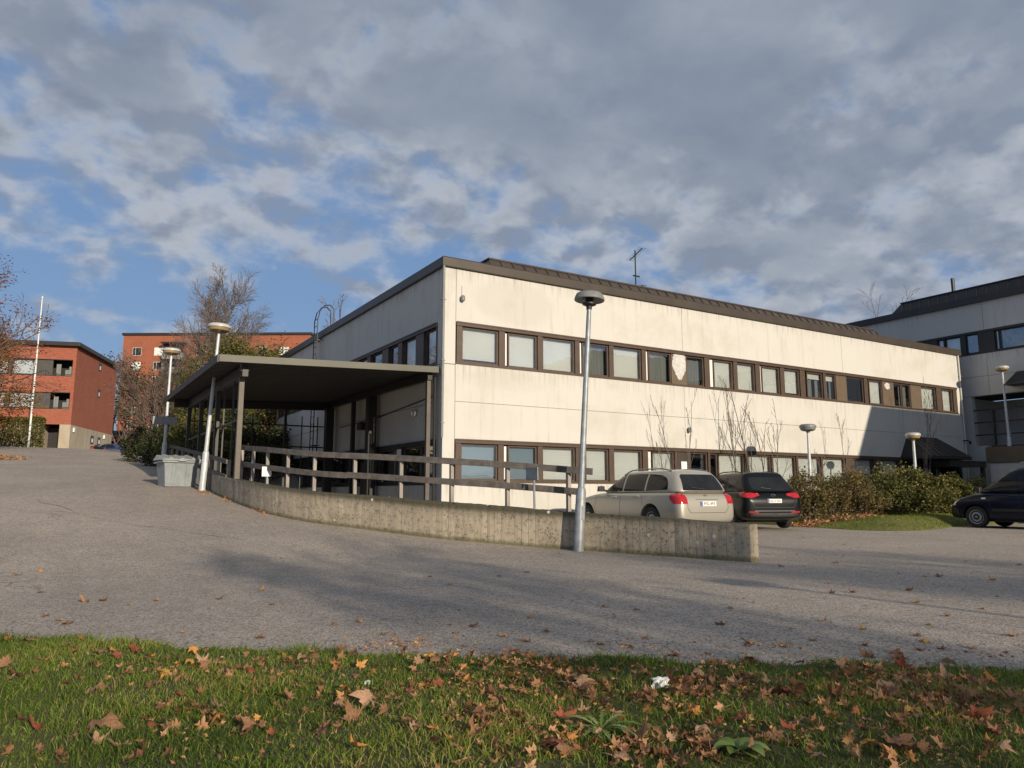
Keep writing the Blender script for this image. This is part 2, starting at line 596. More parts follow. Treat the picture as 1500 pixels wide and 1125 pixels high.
def make_asphalt(name, c, dark, spots=True):
    k = Mat(name)
    co = k.coord('Object')
    vo = k.n('ShaderNodeTexVoronoi')
    vo.inputs['Scale'].default_value = 80
    k.l(co, vo.inputs['Vector'])
    vo2 = k.n('ShaderNodeTexVoronoi')
    vo2.inputs['Scale'].default_value = 30
    k.l(co, vo2.inputs['Vector'])
    big = k.noise(co, 0.25, 5, 0.6, 0.3)
    mid = k.noise(co, 1.8, 6, 0.65)
    fine = k.noise(co, 95, 3, 0.7)
    col = k.mix(k.mr(big, 0.38, 0.66, 0.0, 1.0), dark, c)
    col = k.mix(k.mr(mid, 0.35, 0.7, 0.0, 0.4), col, tuple(x * 1.2 for x in c))
    clod = k.noise(co, 11, 4, 0.6)
    col = k.mix(k.mr(clod, 0.42, 0.66, 0.0, 0.4), col, tuple(x * 0.62 for x in dark))
    lane = k.noise(k.coord('Object', (.9, .12, 1)), 1.1, 5, 0.6, 0.6)
    col = k.mix(k.mr(lane, 0.5, 0.72, 0.0, 0.35), col, tuple(x * 0.72 for x in dark))
    oil = k.noise(co, 0.9, 3, 0.5, 0.8)
    col = k.mix(k.mr(oil, 0.68, 0.78, 0.0, 0.5), col, tuple(x * 0.5 for x in dark))
    ve = k.n('ShaderNodeTexVoronoi')
    ve.feature = 'DISTANCE_TO_EDGE'
    ve.inputs['Scale'].default_value = 0.27
    wob = k.n('ShaderNodeVectorMath', operation='ADD')
    wn_ = k.n('ShaderNodeTexNoise')
    wn_.inputs['Scale'].default_value = 1.6
    wn_.inputs['Detail'].default_value = 6
    k.l(co, wn_.inputs[0])
    sc_ = k.n('ShaderNodeVectorMath', operation='SCALE')
    sc_.inputs['Scale'].default_value = 0.9
    k.l(wn_.outputs['Color'], sc_.inputs[0])
    k.l(co, wob.inputs[0])
    k.l(sc_.outputs[0], wob.inputs[1])
    k.l(wob.outputs[0], ve.inputs['Vector'])
    crk = k.math('MULTIPLY', k.mr(ve.outputs['Distance'], 0.001, 0.0045, 0.8, 0.0), k.mr(big, .50, .56, 0.0, 1.0))
    col = k.mix(crk, col, tuple(x * 0.3 for x in dark))
    # light stone chips and dark pores
    sp = k.n('ShaderNodeSeparateColor')
    k.l(vo.outputs['Color'], sp.inputs[0])
    col = k.mix(k.mr(sp.outputs[0], 0.66, 0.9, 0.0, 0.7), col, tuple(min(0.62, x * 2.1) for x in c))
    col = k.mix(k.mr(sp.outputs[1], 0.66, 0.9, 0.0, 0.9), col, tuple(x * 0.33 for x in dark))
    col = k.mix(k.mr(fine, 0.3, 0.7, 0.45, 0.0), col, tuple(x * 0.5 for x in dark))
    sp2 = k.n('ShaderNodeSeparateColor')
    k.l(vo2.outputs['Color'], sp2.inputs[0])
    col = k.mix(k.mr(sp2.outputs[2], 0.86, 1.0, 0.0, 0.4), col, (0.34, 0.29, 0.22))
    k.color(col)
    k.rough(0.9)
    k.b.inputs['Specular IOR Level'].default_value = 0.25
    h = k.math('ADD', vo.outputs['Distance'], fine)
    k.bump(h, 0.55, 0.006)
    return k.m


M['asphalt'] = make_asphalt('worn_asphalt', (0.53, 0.44, 0.355), (0.375, 0.315, 0.258))
M['asphalt_yard'] = make_asphalt('yard_asphalt', (0.21, 0.19, 0.168), (0.15, 0.138, 0.127))


def make_soil(name, a, b):
    k = Mat(name)
    co = k.coord('Object')
    f = k.noise(co, 6, 8, 0.7)
    k.color(k.ramp(f, [(0.3, a), (0.7, b)]))
    k.rough(1.0)
    k.bump(k.noise(co, 25, 5, 0.7), 0.6, 0.03)
    return k.m


M['lawn_soil'] = make_soil('lawn_soil', (0.05, 0.055, 0.018), (0.11, 0.085, 0.04))
M['verge'] = make_soil('verge_grass', (0.045, 0.055, 0.02), (0.10, 0.10, 0.04))
M['turf'] = make_soil('turf', (0.09, 0.105, 0.025), (0.19, 0.19, 0.05))
M['mulch'] = make_soil('leaf_mulch', (0.06, 0.035, 0.02), (0.16, 0.09, 0.04))


def make_tint(name, stops, rough=0.6, transl=0.35, spec=0.3):
    """colour of each leaf or blade from its own 'tint' value"""
    k = Mat(name)
    at = k.n('ShaderNodeAttribute')
    at.attribute_name = 'tint'
    c = k.ramp(at.outputs['Fac'], stops)
    k.color(c)
    k.rough(rough)
    k.b.inputs['Specular IOR Level'].default_value = spec
    if transl:
        tl = k.n('ShaderNodeBsdfTranslucent')
        k.l(c, tl.inputs[0])
        mx = k.n('ShaderNodeMixShader')
        mx.inputs[0].default_value = transl
        k.l(k.b.outputs[0], mx.inputs[1])
        k.l(tl.outputs[0], mx.inputs[2])
        k.l(mx.outputs[0], k.out.inputs[0])
    return k.m


M['grass'] = make_tint('grass_blades', [(0.0, (0.045, 0.085, 0.010)), (0.4, (0.125, 0.195, 0.022)), (0.72, (0.26, 0.30, 0.050)), (0.88, (0.44, 0.37, 0.14)), (1.0, (0.42, 0.26, 0.13))], 0.55, 0.35)
M['grass_far'] = make_tint('sunny_turf_blades', [(0.0, (0.09, 0.12, 0.02)), (0.5, (0.19, 0.225, 0.035)), (0.85, (0.32, 0.31, 0.07)), (1.0, (0.40, 0.30, 0.12))], .6, .35)
M['leaf_rhodo'] = make_tint('shrub_leaves', [(0.0, (0.03, 0.042, 0.012)), (0.4, (0.085, 0.095, 0.026)), (0.75, (0.17, 0.16, 0.045)), (1.0, (0.27, 0.20, 0.07))], 0.45, 0.25)
M['leaf_autumn'] = make_tint('autumn_shrub_leaves', [(0.0, (0.045, 0.045, 0.018)), (0.45, (0.13, 0.115, 0.042)), (0.8, (0.20, 0.145, 0.058)), (1.0, (0.28, 0.15, 0.06))], 0.5, 0.25)
M['leaf_green'] = make_tint('tree_leaves_yellow_green', [(0.0, (0.03, 0.04, 0.01)), (0.5, (0.10, 0.11, 0.025)), (0.85, (0.21, 0.19, 0.045)), (1.0, (0.24, 0.13, 0.04))], 0.5, 0.35)
M['leaf_dark'] = make_tint('dark_leaves', [(0.0, (0.012, 0.018, 0.006)), (0.6, (0.035, 0.045, 0.014)), (1.0, (0.09, 0.09, 0.025))], 0.5, 0.2)
M['leaf_orange'] = make_tint('orange_tree_leaves', [(0.0, (0.10, 0.045, 0.018)), (0.45, (0.24, 0.10, 0.025)), (0.75, (0.36, 0.2, 0.04)), (1.0, (0.12, 0.13, 0.03))], 0.5, 0.35)
M['leaf_red'] = make_tint('red_brown_tree_leaves', [(0.0, (0.07, 0.028, 0.02)), (0.6, (0.17, 0.06, 0.035)), (1.0, (0.27, 0.11, 0.05))], 0.5, 0.3)


def make_brick(name, c1, c2, mortar, sx=1.0):
    k = Mat(name)
    tc = k.n('ShaderNodeTexCoord')
    sp = k.n('ShaderNodeSeparateXYZ')
    k.l(tc.outputs['Object'], sp.inputs[0])
    cb = k.n('ShaderNodeCombineXYZ')
    k.l(k.math('ADD', sp.outputs[0], sp.outputs[1]), cb.inputs[0])
    k.l(sp.outputs[2], cb.inputs[1])
    br = k.n('ShaderNodeTexBrick')
    br.inputs['Scale'].default_value = 1.0
    br.inputs['Brick Width'].default_value = 0.28 * sx
    br.inputs['Row Height'].default_value = 0.09 * sx
    br.inputs['Mortar Size'].default_value = 0.013 * sx
    br.inputs['Color1'].default_value = (*c1, 1)
    br.inputs['Color2'].default_value = (*c2, 1)
    br.inputs['Mortar'].default_value = (*mortar, 1)
    k.l(cb.outputs[0], br.inputs['Vector'])
    f = k.noise(k.coord('Object'), 0.7, 5, 0.6)
    c = k.mix(k.mr(f, 0.35, 0.7, 0.0, 0.45), br.outputs['Color'], tuple(x * 0.7 for x in c1))
    k.color(c)
    k.rough(0.9)
    return k.m


M['brick'] = make_brick('red_brick', (0.40, 0.112, 0.058), (0.28, 0.075, 0.042), (0.27, 0.12, 0.085))
M['brick_far'] = make_brick('orange_red_brick', (0.37, 0.105, 0.05), (0.31, 0.085, 0.042), (0.30, 0.14, 0.09), 1.0)


def make_board_concrete():
    """old board-marked concrete; UV x = metres along the wall, y = height"""
    k = Mat('board_marked_concrete')
    tc = k.n('ShaderNodeTexCoord')
    sp = k.n('ShaderNodeSeparateXYZ')
    k.l(tc.outputs['UV'], sp.inputs[0])
    co = k.coord('UV')
    cell = k.math('FLOOR', k.math('DIVIDE', sp.outputs[0], 0.135))
    wn = k.n('ShaderNodeTexWhiteNoise')
    wn.noise_dimensions = '1D'
    k.l(cell, wn.inputs['W'])
    fr = k.math('ABSOLUTE', k.math('SUBTRACT', k.math('FRACT', k.math('DIVIDE', sp.outputs[0], 0.135)), 0.5))
    line = k.mr(fr, 0.455, 0.495, 0.0, 1.0)
    linesel = k.math('MULTIPLY', line, k.mr(wn.outputs['Value'], 0.2, 0.8, 0.05, 0.75))
    blot = k.noise(co, 2.2, 8, 0.72, 0.5)
    sm = k.noise(co, 11, 7, 0.75)
    gr = k.noise(k.coord('UV', (7, 0.7, 1)), 2.0, 5, 0.65)
    c = k.mix(wn.outputs['Value'], (0.38, 0.33, 0.25), (0.44, 0.38, 0.29))
    c = k.mix(k.mr(gr, 0.4, 0.7, 0.0, 0.45), c, (0.26, 0.222, 0.168))
    c = k.mix(k.mr(blot, 0.47, 0.66, 0.0, 0.55), c, (0.20, 0.17, 0.128))
    c = k.mix(k.mr(sm, 0.50, 0.66, 0.0, 0.75), c, (0.11, 0.095, 0.072))
    c = k.mix(k.mr(sm, 0.28, 0.45, 0.4, 0.0), c, (0.46, 0.41, 0.33))
    # dark algae hugging the top third, moss at the foot
    top = k.mr(k.math('ADD', sp.outputs[1], k.math('MULTIPLY', blot, -0.35)), 0.24, 0.50, 0.0, 0.7)
    c = k.mix(top, c, (0.11, 0.10, 0.078))
    edge = k.mr(k.math('ADD', sp.outputs[1], k.math('MULTIPLY', sm, -.16)), .46, .56, 0.0, .75)
    c = k.mix(edge, c, (0.05, 0.05, 0.03))
    vs = k.n('ShaderNodeTexVoronoi')
    vs.inputs['Scale'].default_value = 16
    k.l(co, vs.inputs['Vector'])
    c = k.mix(k.math('MULTIPLY', k.mr(vs.outputs['Distance'], 0.12, 0.30, 0.85, 0.0), k.mr(blot, .42, .55, 0.0, 1.0)), c, (0.06, 0.053, 0.043))
    vl = k.n('ShaderNodeTexVoronoi')
    vl.inputs['Scale'].default_value = 3.1
    k.l(co, vl.inputs['Vector'])
    spv = k.n('ShaderNodeSeparateColor')
    k.l(vl.outputs['Color'], spv.inputs[0])
    lich = k.math('MULTIPLY', k.mr(vl.outputs['Distance'], 0.06, 0.12, 1.0, 0.0), k.mr(spv.outputs[0], 0.5, 0.55, 0.0, 1.0))
    c = k.mix(lich, c, (0.55, 0.53, 0.50))
    c = k.mix(linesel, c, (0.05, 0.045, 0.038))
    foot = k.mr(k.math('ADD', sp.outputs[1], k.math('MULTIPLY', sm, -0.12)), -0.03, 0.05, 0.7, 0.0)
    c = k.mix(foot, c, (0.08, 0.085, 0.03))
    k.color(c)
    k.rough(0.95)
    k.b.inputs['Specular IOR Level'].default_value = 0.2
    h = k.math('ADD', k.math('MULTIPLY', sm, 0.6), k.math('MULTIPLY', linesel, -0.8))
    h = k.math('ADD', h, k.math('MULTIPLY', wn.outputs['Value'], 0.5))
    k.bump(h, 0.7, 0.012)
    return k.m


M['board_concrete'] = make_board_concrete()

# ------------------------------------------------------------------ the setting: ground, road, yard
def sheet(name, mat, rows):
    """rows: list of (v, [(u, z), ...]) with equal counts"""
    b = MB()
    n = len(rows[0][1])
    for v, us in rows:
        for u, z in us:
            b.v.append((u, v, z))
    for i in range(len(rows) - 1):
        for j in range(n - 1):
            a = i * n + j
            b.f.append((a, a + 1, a + n + 1, a + n))
    return tag(b.build(name, mat, None, smooth=3.2), kind='structure')


def yard_z(v):
    t = min(1, max(0, (v - 11.0) / 6.0))
    return (t * t * (3 - 2 * t)) * zroad(v)


vs_road = [-60, -40, -25, -18, -14, -11.04] + [x * 0.5 for x in range(-22, 42)] + [22, 26, 30, 34, 38, 43, 48, 52, 56, 60, 66, 72, 80]
sheet('road', M['asphalt'], [(v, [(-60, zroad(v)), (-25, zroad(v)), (-12, zroad(v)), ((edge_u(v) + 0.05) if v > -11.03 else (-0.09), zroad(v))] + ([] if v > 1e9 else [])) for v in vs_road])
ys = [-60, -40, -25, -18, -14, -11.04] + [x * 0.5 for x in range(-22, 42)] + [24, 30, 40]
sheet('yard', M['asphalt_yard'] if False else M['asphalt'], [(v, [((edge_u(v) + 0.05) if v > -11.03 else (-0.09), yard_z(v)), (12, yard_z(v)), (70, yard_z(v))]) for v in ys])
gv = [-500, -120, -60, -25] + list(range(-20, 80, 4)) + [90, 121, 200, 400]
sheet('ground', M['verge'], [(v, [(-500, zroad(v) - .12), (-60, zroad(v) - .12), (edge_u(v) - 0.3, zroad(v) - .12), (edge_u(v) + 0.3, yard_z(v) - .12), (60, yard_z(v) - .12), (500, yard_z(v) - .12)]) for v in gv])


def crack(name, px, w):
    b = MB()
    q = random.Random(len(px))
    pts = []
    for (a, c) in zip(px[:-1], px[1:]):
        for t in np.linspace(0, 1, 9)[:-1]:
            pts.append((a[0] + (c[0] - a[0]) * t + q.uniform(-.03, .03), a[1] + (c[1] - a[1]) * t + q.uniform(-.03, .03)))
    n = len(pts)
    for i, (x, y) in enumerate(pts):
        ww = w * q.uniform(0.3, 1.3)
        b.v += [(x, y - ww, zroad(y) + .004), (x, y + ww, zroad(y) + .004)]
        if i:
            k = 2 * i
            b.f.append((k - 2, k, k + 1, k - 1))
    return tag(b.build(name, M['black_seal'], None), kind='structure')


M['black_seal'] = simple('bitumen_seal', (0.075, 0.067, 0.06), 0.8, 0.3, 5)
crack('road_crack', [(-9.6, 1.6), (-9.55, 0.9), (-9.2, 0.2), (-8.9, -.7)], 0.05)
crack('road_crack', [(-9.3, -0.6), (-8.8, -1.2), (-8.4, -2.2), (-7.7, -3.1), (-7.0, -4.2), (-6.3, -5.2)], 0.018)
crack('road_crack', [(-12.6, 2.5), (-12.4, -0.6), (-11.7, -2.2)], 0.014)

# ------------------------------------------------------------------ the white office building
office = empty('office_building', (0, 0, 0), 'two storey white office building with brown window bands, sunlit front and car park', 'office building')
FL, SD = 27.75, 19.2          # front length, side depth
ZB, LB, LT, WB, WT, ZF = -0.3, 1.33, 2.57, 4.76, 6.02, 7.63
w = MB()
T = 0.35
g = 0.012
# front: strips with thin open joints between the cast panels
for (z0, z1) in ((ZB, LB), (LT, 3.659), (3.667, WB), (WT, ZF)):
    for (u0, u1) in ((0.394, 9.436), (9.446, 18.576), (18.586, 27.306)):
        w.box(u0, u1, 0, T, z0, z1)
for (z0, z1) in ((ZB, 4.735), (4.75, ZF)):
    w.box(0, 0.385, 0, T, z0, z1)
    w.box(27.315, FL, 0, T, z0, z1)
# side
for (z0, z1) in ((ZB, LB - .06), (LT, 3.655), (3.67, WB), (WT, ZF)):
    for (v0, v1) in ((0.42, 8.2), (8.215, 16.4), (16.415, SD)):
        w.box(0, T, v0, v1, z0, z1)
w.box(0, T - .01, T, 0.405, ZB, ZF)
w.box(0.002, T, SD - .3, SD - 0.005, LB, LT)
w.box(0.002, T, SD - .3, SD - 0.005, WB, WT)
w.box(T, FL, SD - T, SD, ZB, ZF)
w.box(FL - T, FL, T, SD - T, ZB, ZF)
w.build('wall', M['plaster'], office, bevel=0.008)
# grey joint backing, floors and dark room volume behind the glass
k = MB()
k.box(T + .01, FL - T - .01, 1.6, 1.8, ZB, ZF - .1)
k.box(1.6, 1.8, 1.9, SD - .5, ZB, ZF - .1)
for z in (0.3, 3.3, 3.9, 7.3):
    k.box(T + .005, FL - T - .01, T + .005, 1.59, z, z + .15)
    k.box(T + .005, 1.59, 1.9, SD - .5, z, z + .15)
k.build('interior', M['dark'], office)
k = MB()
k.box(.05, FL - .05, .20, .21, LT - .3, 4.0)
k.build('joint_seal', M['dark'], office)

rf = MB()
e = 0.10
rf.box(-e, FL + e, -e, 0.0 - .003, ZF, ZF + .27)
rf.box(-e, -.003, 0, SD + e, ZF, ZF + .27)
rf.box(.0, FL + e, SD + .003, SD + e, ZF, ZF + .27)
rf.box(FL + .003, FL + e, 0, SD, ZF, ZF + .27)
rf.build('fascia', M['roof'], office, bevel=0.012)
rf = MB()
zt = ZF + .272
# shallow metal eaves strip around the roof and the flat roof inside
I = 0.75
rf.hexa([(-e, -e, zt), (FL + e, -e, zt), (FL - I, I, zt), (I, I, zt)], [(-e + .02, -e + .02, zt + .02), (FL + e - .02, -e + .02, zt + .02), (FL - I, I, zt + .17), (I, I, zt + .17)])
rf.hexa([(-e, -e, zt), (I, I, zt), (I, SD - I, zt), (-e, SD + e, zt)], [(-e + .02, -e + .02, zt + .02), (I, I, zt + .17), (I, SD - I, zt + .17), (-e + .02, SD + e, zt + .02)])
rf.box(I, FL - I, I, SD - I, zt - .1, zt + .15)
roof = rf.build('roof', M['roof'], office)
ms = MB()
b0, b1, bz0, bz1 = 1.0, 1.55, zt + .1, zt + .78
U0, U1 = 1.85, 24.3
ms.hexa([(U0, b0, bz0), (U1, b0, bz0), (U1, 9.0, bz0), (U0, 9.0, bz0)], [(U0 + .55, b1, bz1), (U1 - .9, b1, bz1), (U1 - .9, 8.5, bz1), (U0 + .55, 8.5, bz1)])
ms.box(U0 + .5, U1 - .85, b1 - .03, 8.5, bz1 + .003, bz1 + .05)
n = int((U1 - U0) / .46)
for i in range(1, n):
    u = U0 + i * .46
    f = min(1, max(0, (u - U0) / .55))
    if u > U1 - .9:
        f = (U1 - u) / .9
    ms.bar((u, b0 - .012, bz0), (u, b0 + (b1 - b0) * f - .012, bz0 + (bz1 - bz0) * f), .028, .045)
ms.build('mansard', M['roof'], roof)


def win(parent, face, a0, a1, z0, z1, kind, inset=.06):
    """one window in a band. face 'f': along the front, 's': along the side. Frame, pane and what hangs behind it"""
    fw = .055
    fb = MB()

    def bx(b, p0, p1, d0, d1, q0, q1):
        if face == 'f':
            b.box(p0, p1, d0, d1, q0, q1)
        elif face == 's':
            b.box(d0, d1, p0, p1, q0, q1)

    d0, d1 = inset, inset + .07
    bx(fb, a0, a0 + fw, d0, d1, z0, z1)
    bx(fb, a1 - fw, a1, d0, d1, z0, z1)
    bx(fb, a0 + fw, a1 - fw, d0, d1, z0, z0 + fw)
    bx(fb, a0 + fw, a1 - fw, d0, d1, z1 - fw, z1)
    wf = fb.build('window', M['brown'] if parent is office else M['dark_post'], parent)
    p = MB()
    bx(p, a0 + fw - .01, a1 - fw + .01, d0 + .03, d0 + .036, z0 + fw - .01, z1 - fw + .01)
    p.build('pane', M['glass_dark'] if kind == 'tint' else M['glass'], wf)
    if kind in ('blind', 'half', 'sky'):
        c = MB()
        zl = z0 + ((0, 0, .06, 0, .13, 0, 0, .03)[int(a0 * 7.3) % 8] if kind == 'blind' else 0) if kind != 'half' else z1 - .28
        nsl = int((z1 - zl) / .05)
        for i in range(nsl):
            zz = zl + (z1 - zl) * i / nsl
            bx(c, a0 + .03, a1 - .03, d1 + .05, d1 + .056 + .004 * (i % 2), zz, zz + (z1 - zl) / nsl - .0015)
        c.build('blind', M['blind'] if kind != 'sky' else M['sky_reflection'], wf)  # for kind sky the slats carry the painted sky reflection, no real blind
    if kind in ('half', 'curtain'):
        c = MB()
        nn = 26
        aa = [a0 + .03 + (a1 - a0 - .06) * i / nn for i in range(nn + 1)]
        for i in range(nn + 1):
            dd = d1 + .12 + .03 * math.sin(i * 1.9) + .012 * math.sin(i * .8)
            if face == 'f':
                c.v += [(aa[i], dd, z0 - .02), (aa[i], dd, z1)]
            else:
                c.v += [(dd, aa[i], z0 - .02), (dd, aa[i], z1)]
            if i:
                if kind == 'half' and nn * .55 < i < nn * .8:
                    continue
                c.f.append((2 * i - 2, 2 * i, 2 * i + 1, 2 * i - 1))
        c.build('curtain', M['curtain'], wf, smooth=3.2)
    return wf


M['sky_reflection'] = simple('sky_reflection_blue', (0.20, 0.29, 0.36), 0.5, 0.05, 1.0)  # blue sky mirrored in the panes, painted as the colour of a sheet

# upper band: posts, head and sill as one frame; brown panels apart
band = MB()


def band_frame(b, face, s0, s1, z0, z1, posts):
    def bx(p0, p1, d0, d1, q0, q1):
        if face == 'f':
            b.box(p0, p1, d0, d1, q0, q1)
        else:
            b.box(d0, d1, p0, p1, q0, q1)
    bx(s0, s1, -.035, .16, z1 - .11, z1)
    bx(s0, s1, -.05, -.036, z1 - .03, z1 + .012)
    bx(s0, s1, -.02, .16, z0, z0 + .07)
    for (p0, p1) in posts:
        bx(p0, p1, -.008, .155, z0 + .071, z1 - .111)


UP = [(.42, .60), (1.86, 2.06), (3.26, 3.45), (4.70, 4.88), (6.1, 6.28), (7.52, 7.70), (10.5, 10.75), (12.0, 12.2), (13.2, 13.45), (14.62, 14.85), (15.8, 16.1), (17.26, 17.4), (20.0, 20.25), (25.55, 25.95), (26.98, 27.3)]
band_frame(band, 'f', .4, 27.3, WB, WT, UP)
band.build('window_band', M['brown'], office, bevel=0.004)
Z0, Z1 = WB + .07, WT - .11
for (a, c, kind) in ((.6, 1.86, 'blind'), (2.2, 3.26, 'blind'), (3.45, 4.7, 'blind'), (5.02, 6.1, 'curtain'), (6.28, 7.52, 'blind'), (7.85, 8.9, 'curtain'), (9.62, 10.5, 'curtain'), (11.0, 12.0, 'blind'), (12.2, 13.2, 'blind'), (13.6, 14.62, 'blind'), (14.85, 15.8, 'blind'), (16.28, 17.26, 'half'), (17.4, 18.12, 'half'), (18.82, 20.0, 'dark'), (20.42, 21.36, 'blind'), (22.2, 22.82, 'dark'), (22.86, 23.5, 'curtain'), (24.36, 25.55, 'blind'), (26.1, 26.98, 'blind')):
    win(office, 'f', a, c, Z0, Z1, kind)
for (a, c) in ((2.06, 2.2), (4.88, 5.02), (7.70, 7.85), (10.75, 11.0), (13.45, 13.6)):
    v = MB()
    v.box(a, a + .045, .05, .12, Z0, Z1)
    vf = v.build('vent_flap', M['brown'], office)
    v = MB()
    v.box(a + .046, c - .03, .07, .09, Z0 + .04, Z1 - .04)
    v.build('flap_panel', M['white_paint'], vf)
for (a, c) in ((8.9, 9.62), (18.12, 18.82), (21.36, 22.2), (23.5, 24.36)):
    v = MB()
    v.box(a, c, .03, .08, Z0, Z1)
    v.build('wall_panel', M['panel_brown'], office)


def flake(name, cx, cz, pts, y, parent):
    b = MB()
    n = len(pts)
    for d in (0, .006):
        for (x, z) in pts:
            b.v.append((cx + x, y - d, cz + z))
    b.f.append(tuple(range(n, 2 * n)))
    for i in range(n):
        b.f.append((i, (i + 1) % n, n + (i + 1) % n, n + i))
    return b.build(name, M['peeling'], parent)


q = random.Random(3)
pp = []
for i in range(46):
    t = i / 46 * 2 * math.pi
    x = .33 * math.copysign(abs(math.cos(t)) ** .6, math.cos(t))
    z = .48 * math.copysign(abs(math.sin(t)) ** .7, math.sin(t))
    if z < -.05:
        x *= 1 - (abs(z) - .05) * 1.4
    pp.append((x + q.uniform(-.03, .03), z + .06 + q.uniform(-.03, .03)))
flake('peeling_patch', 9.27, 5.42, pp, .029, office)
pp = [(.22 * math.cos(t) * q.uniform(.75, 1.1), .16 * math.sin(t) * q.uniform(.7, 1.1)) for t in np.linspace(0, 2 * math.pi, 22)[:-1]]
flake('peeling_patch', 21.72, 5.70, pp, .029, office)

# lower band
band = MB()
LP = [(.42, .60), (1.84, 2.02), (3.24, 3.42), (4.68, 4.86), (6.02, 6.22), (7.45, 7.68), (8.9, 9.0), (10.5, 10.6), (12.4, 12.5), (13.86, 13.95), (15.3, 15.4), (16.8, 16.9), (18.4, 18.9), (20.3, 20.7), (22.2, 22.4)]
band_frame(band, 'f', .4, 24.0, LB, LT, LP)
band.build('window_band', M['brown'], office, bevel=0.004)
Z0, Z1 = LB + .07, LT - .11
for (a, c, kind) in ((.6, 1.84, 'sky'), (2.2, 3.24, 'sky'), (3.42, 4.68, 'blind'), (5.08, 6.02, 'blind'), (6.22, 7.45, 'blind'), (7.9, 8.9, 'blind'), (9.66, 10.5, 'dark'), (10.6, 11.0, 'dark'), (11.05, 12.4, 'blind'), (12.5, 13.86, 'blind'), (13.95, 15.3, 'blind'), (15.4, 16.8, 'blind'), (16.9, 18.4, 'blind'), (18.9, 20.3, 'blind'), (20.7, 22.2, 'blind'), (22.4, 23.9, 'dark')):
    win(office, 'f', a, c, Z0, Z1, kind)
for (a, c) in ((2.02, 2.2), (4.86, 5.08), (7.68, 7.9)):
    v = MB()
    v.box(a, a + .05, .05, .12, Z0, Z1)
    vf = v.build('vent_flap', M['brown'], office)
    v = MB()
    v.box(a + .051, c - .04, .07, .09, Z0 + .04, Z1 - .04)
    v.build('flap_panel', M['white_paint'], vf)
v = MB()
v.box(9.0, 9.66, .03, .09, Z0, Z1)
wp = v.build('wall_panel', M['dark_wood'], office)
v = MB()
v.box(9.22, 9.48, .022, .028, Z0 + .28, Z0 + .72)
v.build('paper_notice', M['paper'], office)

# side facade windows, upper and lower
SP = [(.42, .5), (1.38, 1.97), (3.06, 3.4), (4.24, 4.8), (5.94, 6.28), (7.1, 7.7), (8.8, 9.2), (10.0, 10.6), (11.7, 12.1), (12.9, 13.5), (14.6, 15.0), (15.8, 16.4), (17.5, 18.0), (18.7, 18.88)]
band = MB()
band_frame(band, 's', .42, 18.9, WB, WT, SP)
band.build('window_band', M['brown'], office)
kinds = ['blind', 'blind', 'dark', 'dark', 'curtain', 'dark', 'dark', 'blind', 'dark', 'dark', 'curtain', 'dark', 'dark']
for (pa, pb, kd) in zip(SP[:-1], SP[1:], kinds):
    win(office, 's', pa[1], pb[0], WB + .07, WT - .11, kd)
v = MB()
for (a, c) in ((.45, 5.05),):
    v.box(.02, .06, a, c, 0.02, LB - .06 + .0)
v.build('plinth_panel', M['plaster_grey'], office)
band = MB()
band_frame(band, 's', .42, 18.9, LB - .06, LT, [(.42, .55), (2.9, 3.4), (5.1, 5.3), (7.5, 8.0), (10.5, 11.0), (13.5, 14.0), (17, 17.4), (18.7, 18.88)])
band.build('window_band', M['dark_post'], office)
for (a, c, kd) in ((.55, 1.6, 'sky'), (1.6, 2.9, 'dark'), (3.4, 5.1, 'dark'), (5.3, 7.5, 'dark'), (8.0, 10.5, 'dark'), (11.0, 13.5, 'dark'), (14, 17, 'dark')):
    win(office, 's', a, c, LB + .02, LT - .11, kd)
v = MB()
v.box(-.06, -.003, 5.5, 6.5, 0.02, 2.1)
dr = v.build('door', M['dark_wood'], office, bevel=.005)
v = MB()
v.tube([(-.1, 5.62, .95), (-.1, 5.62, 1.2)], .012, 6)
v.build('handle', M['steel'], dr)
v = MB()
v.box(-.012, -.002, 2.95, 3.3, 2.05, 2.42)
v.build('paper_notice', M['paper'], office)
# cable and lamp on the wall under the canopy
v = MB()
v.tube([(-.02, .6, 3.85), (-.02, 4.9, 3.6), (-.02, 9.0, 3.55)], .018, 6)
v.build('cable', M['dark_post'], office)
v = MB()
Mx = Matrix.Rotation(-math.pi / 2, 3, 'Y')
v.lathe([(.05, 0), (.11, .02), (.12, .10), (.09, .16), (.03, .18)], 14, (-.002, 1.87, 3.45), Mx)
v.build('wall_lamp', M['lamp_white'], office, smooth=.7)
v = MB()
v.box(-.30, -.004, 5.9, 6.35, 3.25, 3.5)
v.build('wall_speaker', M['black'], office, bevel=.01)

# small fittings on the front
for (u, z) in ((.57, 6.74), (9.57, 3.24)):
    v = MB()
    v.lathe([(.035, -.1), (.065, -.08), (.07, .03), (.045, .07), (.02, .08)], 12, (u, -.085, z))
    v.box(u - .03, u + .03, -.03, -.002, z - .04, z + .06)
    v.tube([(u, -.008, z + .06), (u + .005, -.008, z + .38)], .006, 5)
    v.build('alarm_bell', M['lamp_cap'], office, smooth=.7)
for (u, zz0) in ((-.045, 2.6), (27.6, .2)):
    v = MB()
    v.tube([(u, -.055, 7.7), (u, -.055, zz0)], .04, 10)
    for z in (3.0, 4.8, 6.6):
        v.box(u - .055, u + .055, -.10, -.003, z, z + .03)
    v.build('downpipe', M['plaster'] if u > 1 else M['lamp_cap'], office, smooth=.7)
v = MB()
v.tube([(27.5, -.02, 3.5), (27.5, -.22, 3.5), (27.45, -.34, 3.42)], .03, 8)
v.lathe([(.03, 0), (.05, .05), (.06, .16)], 10, (27.45, -.34, 3.3))
v.build('camera_arm', M['black'], office, smooth=.7)

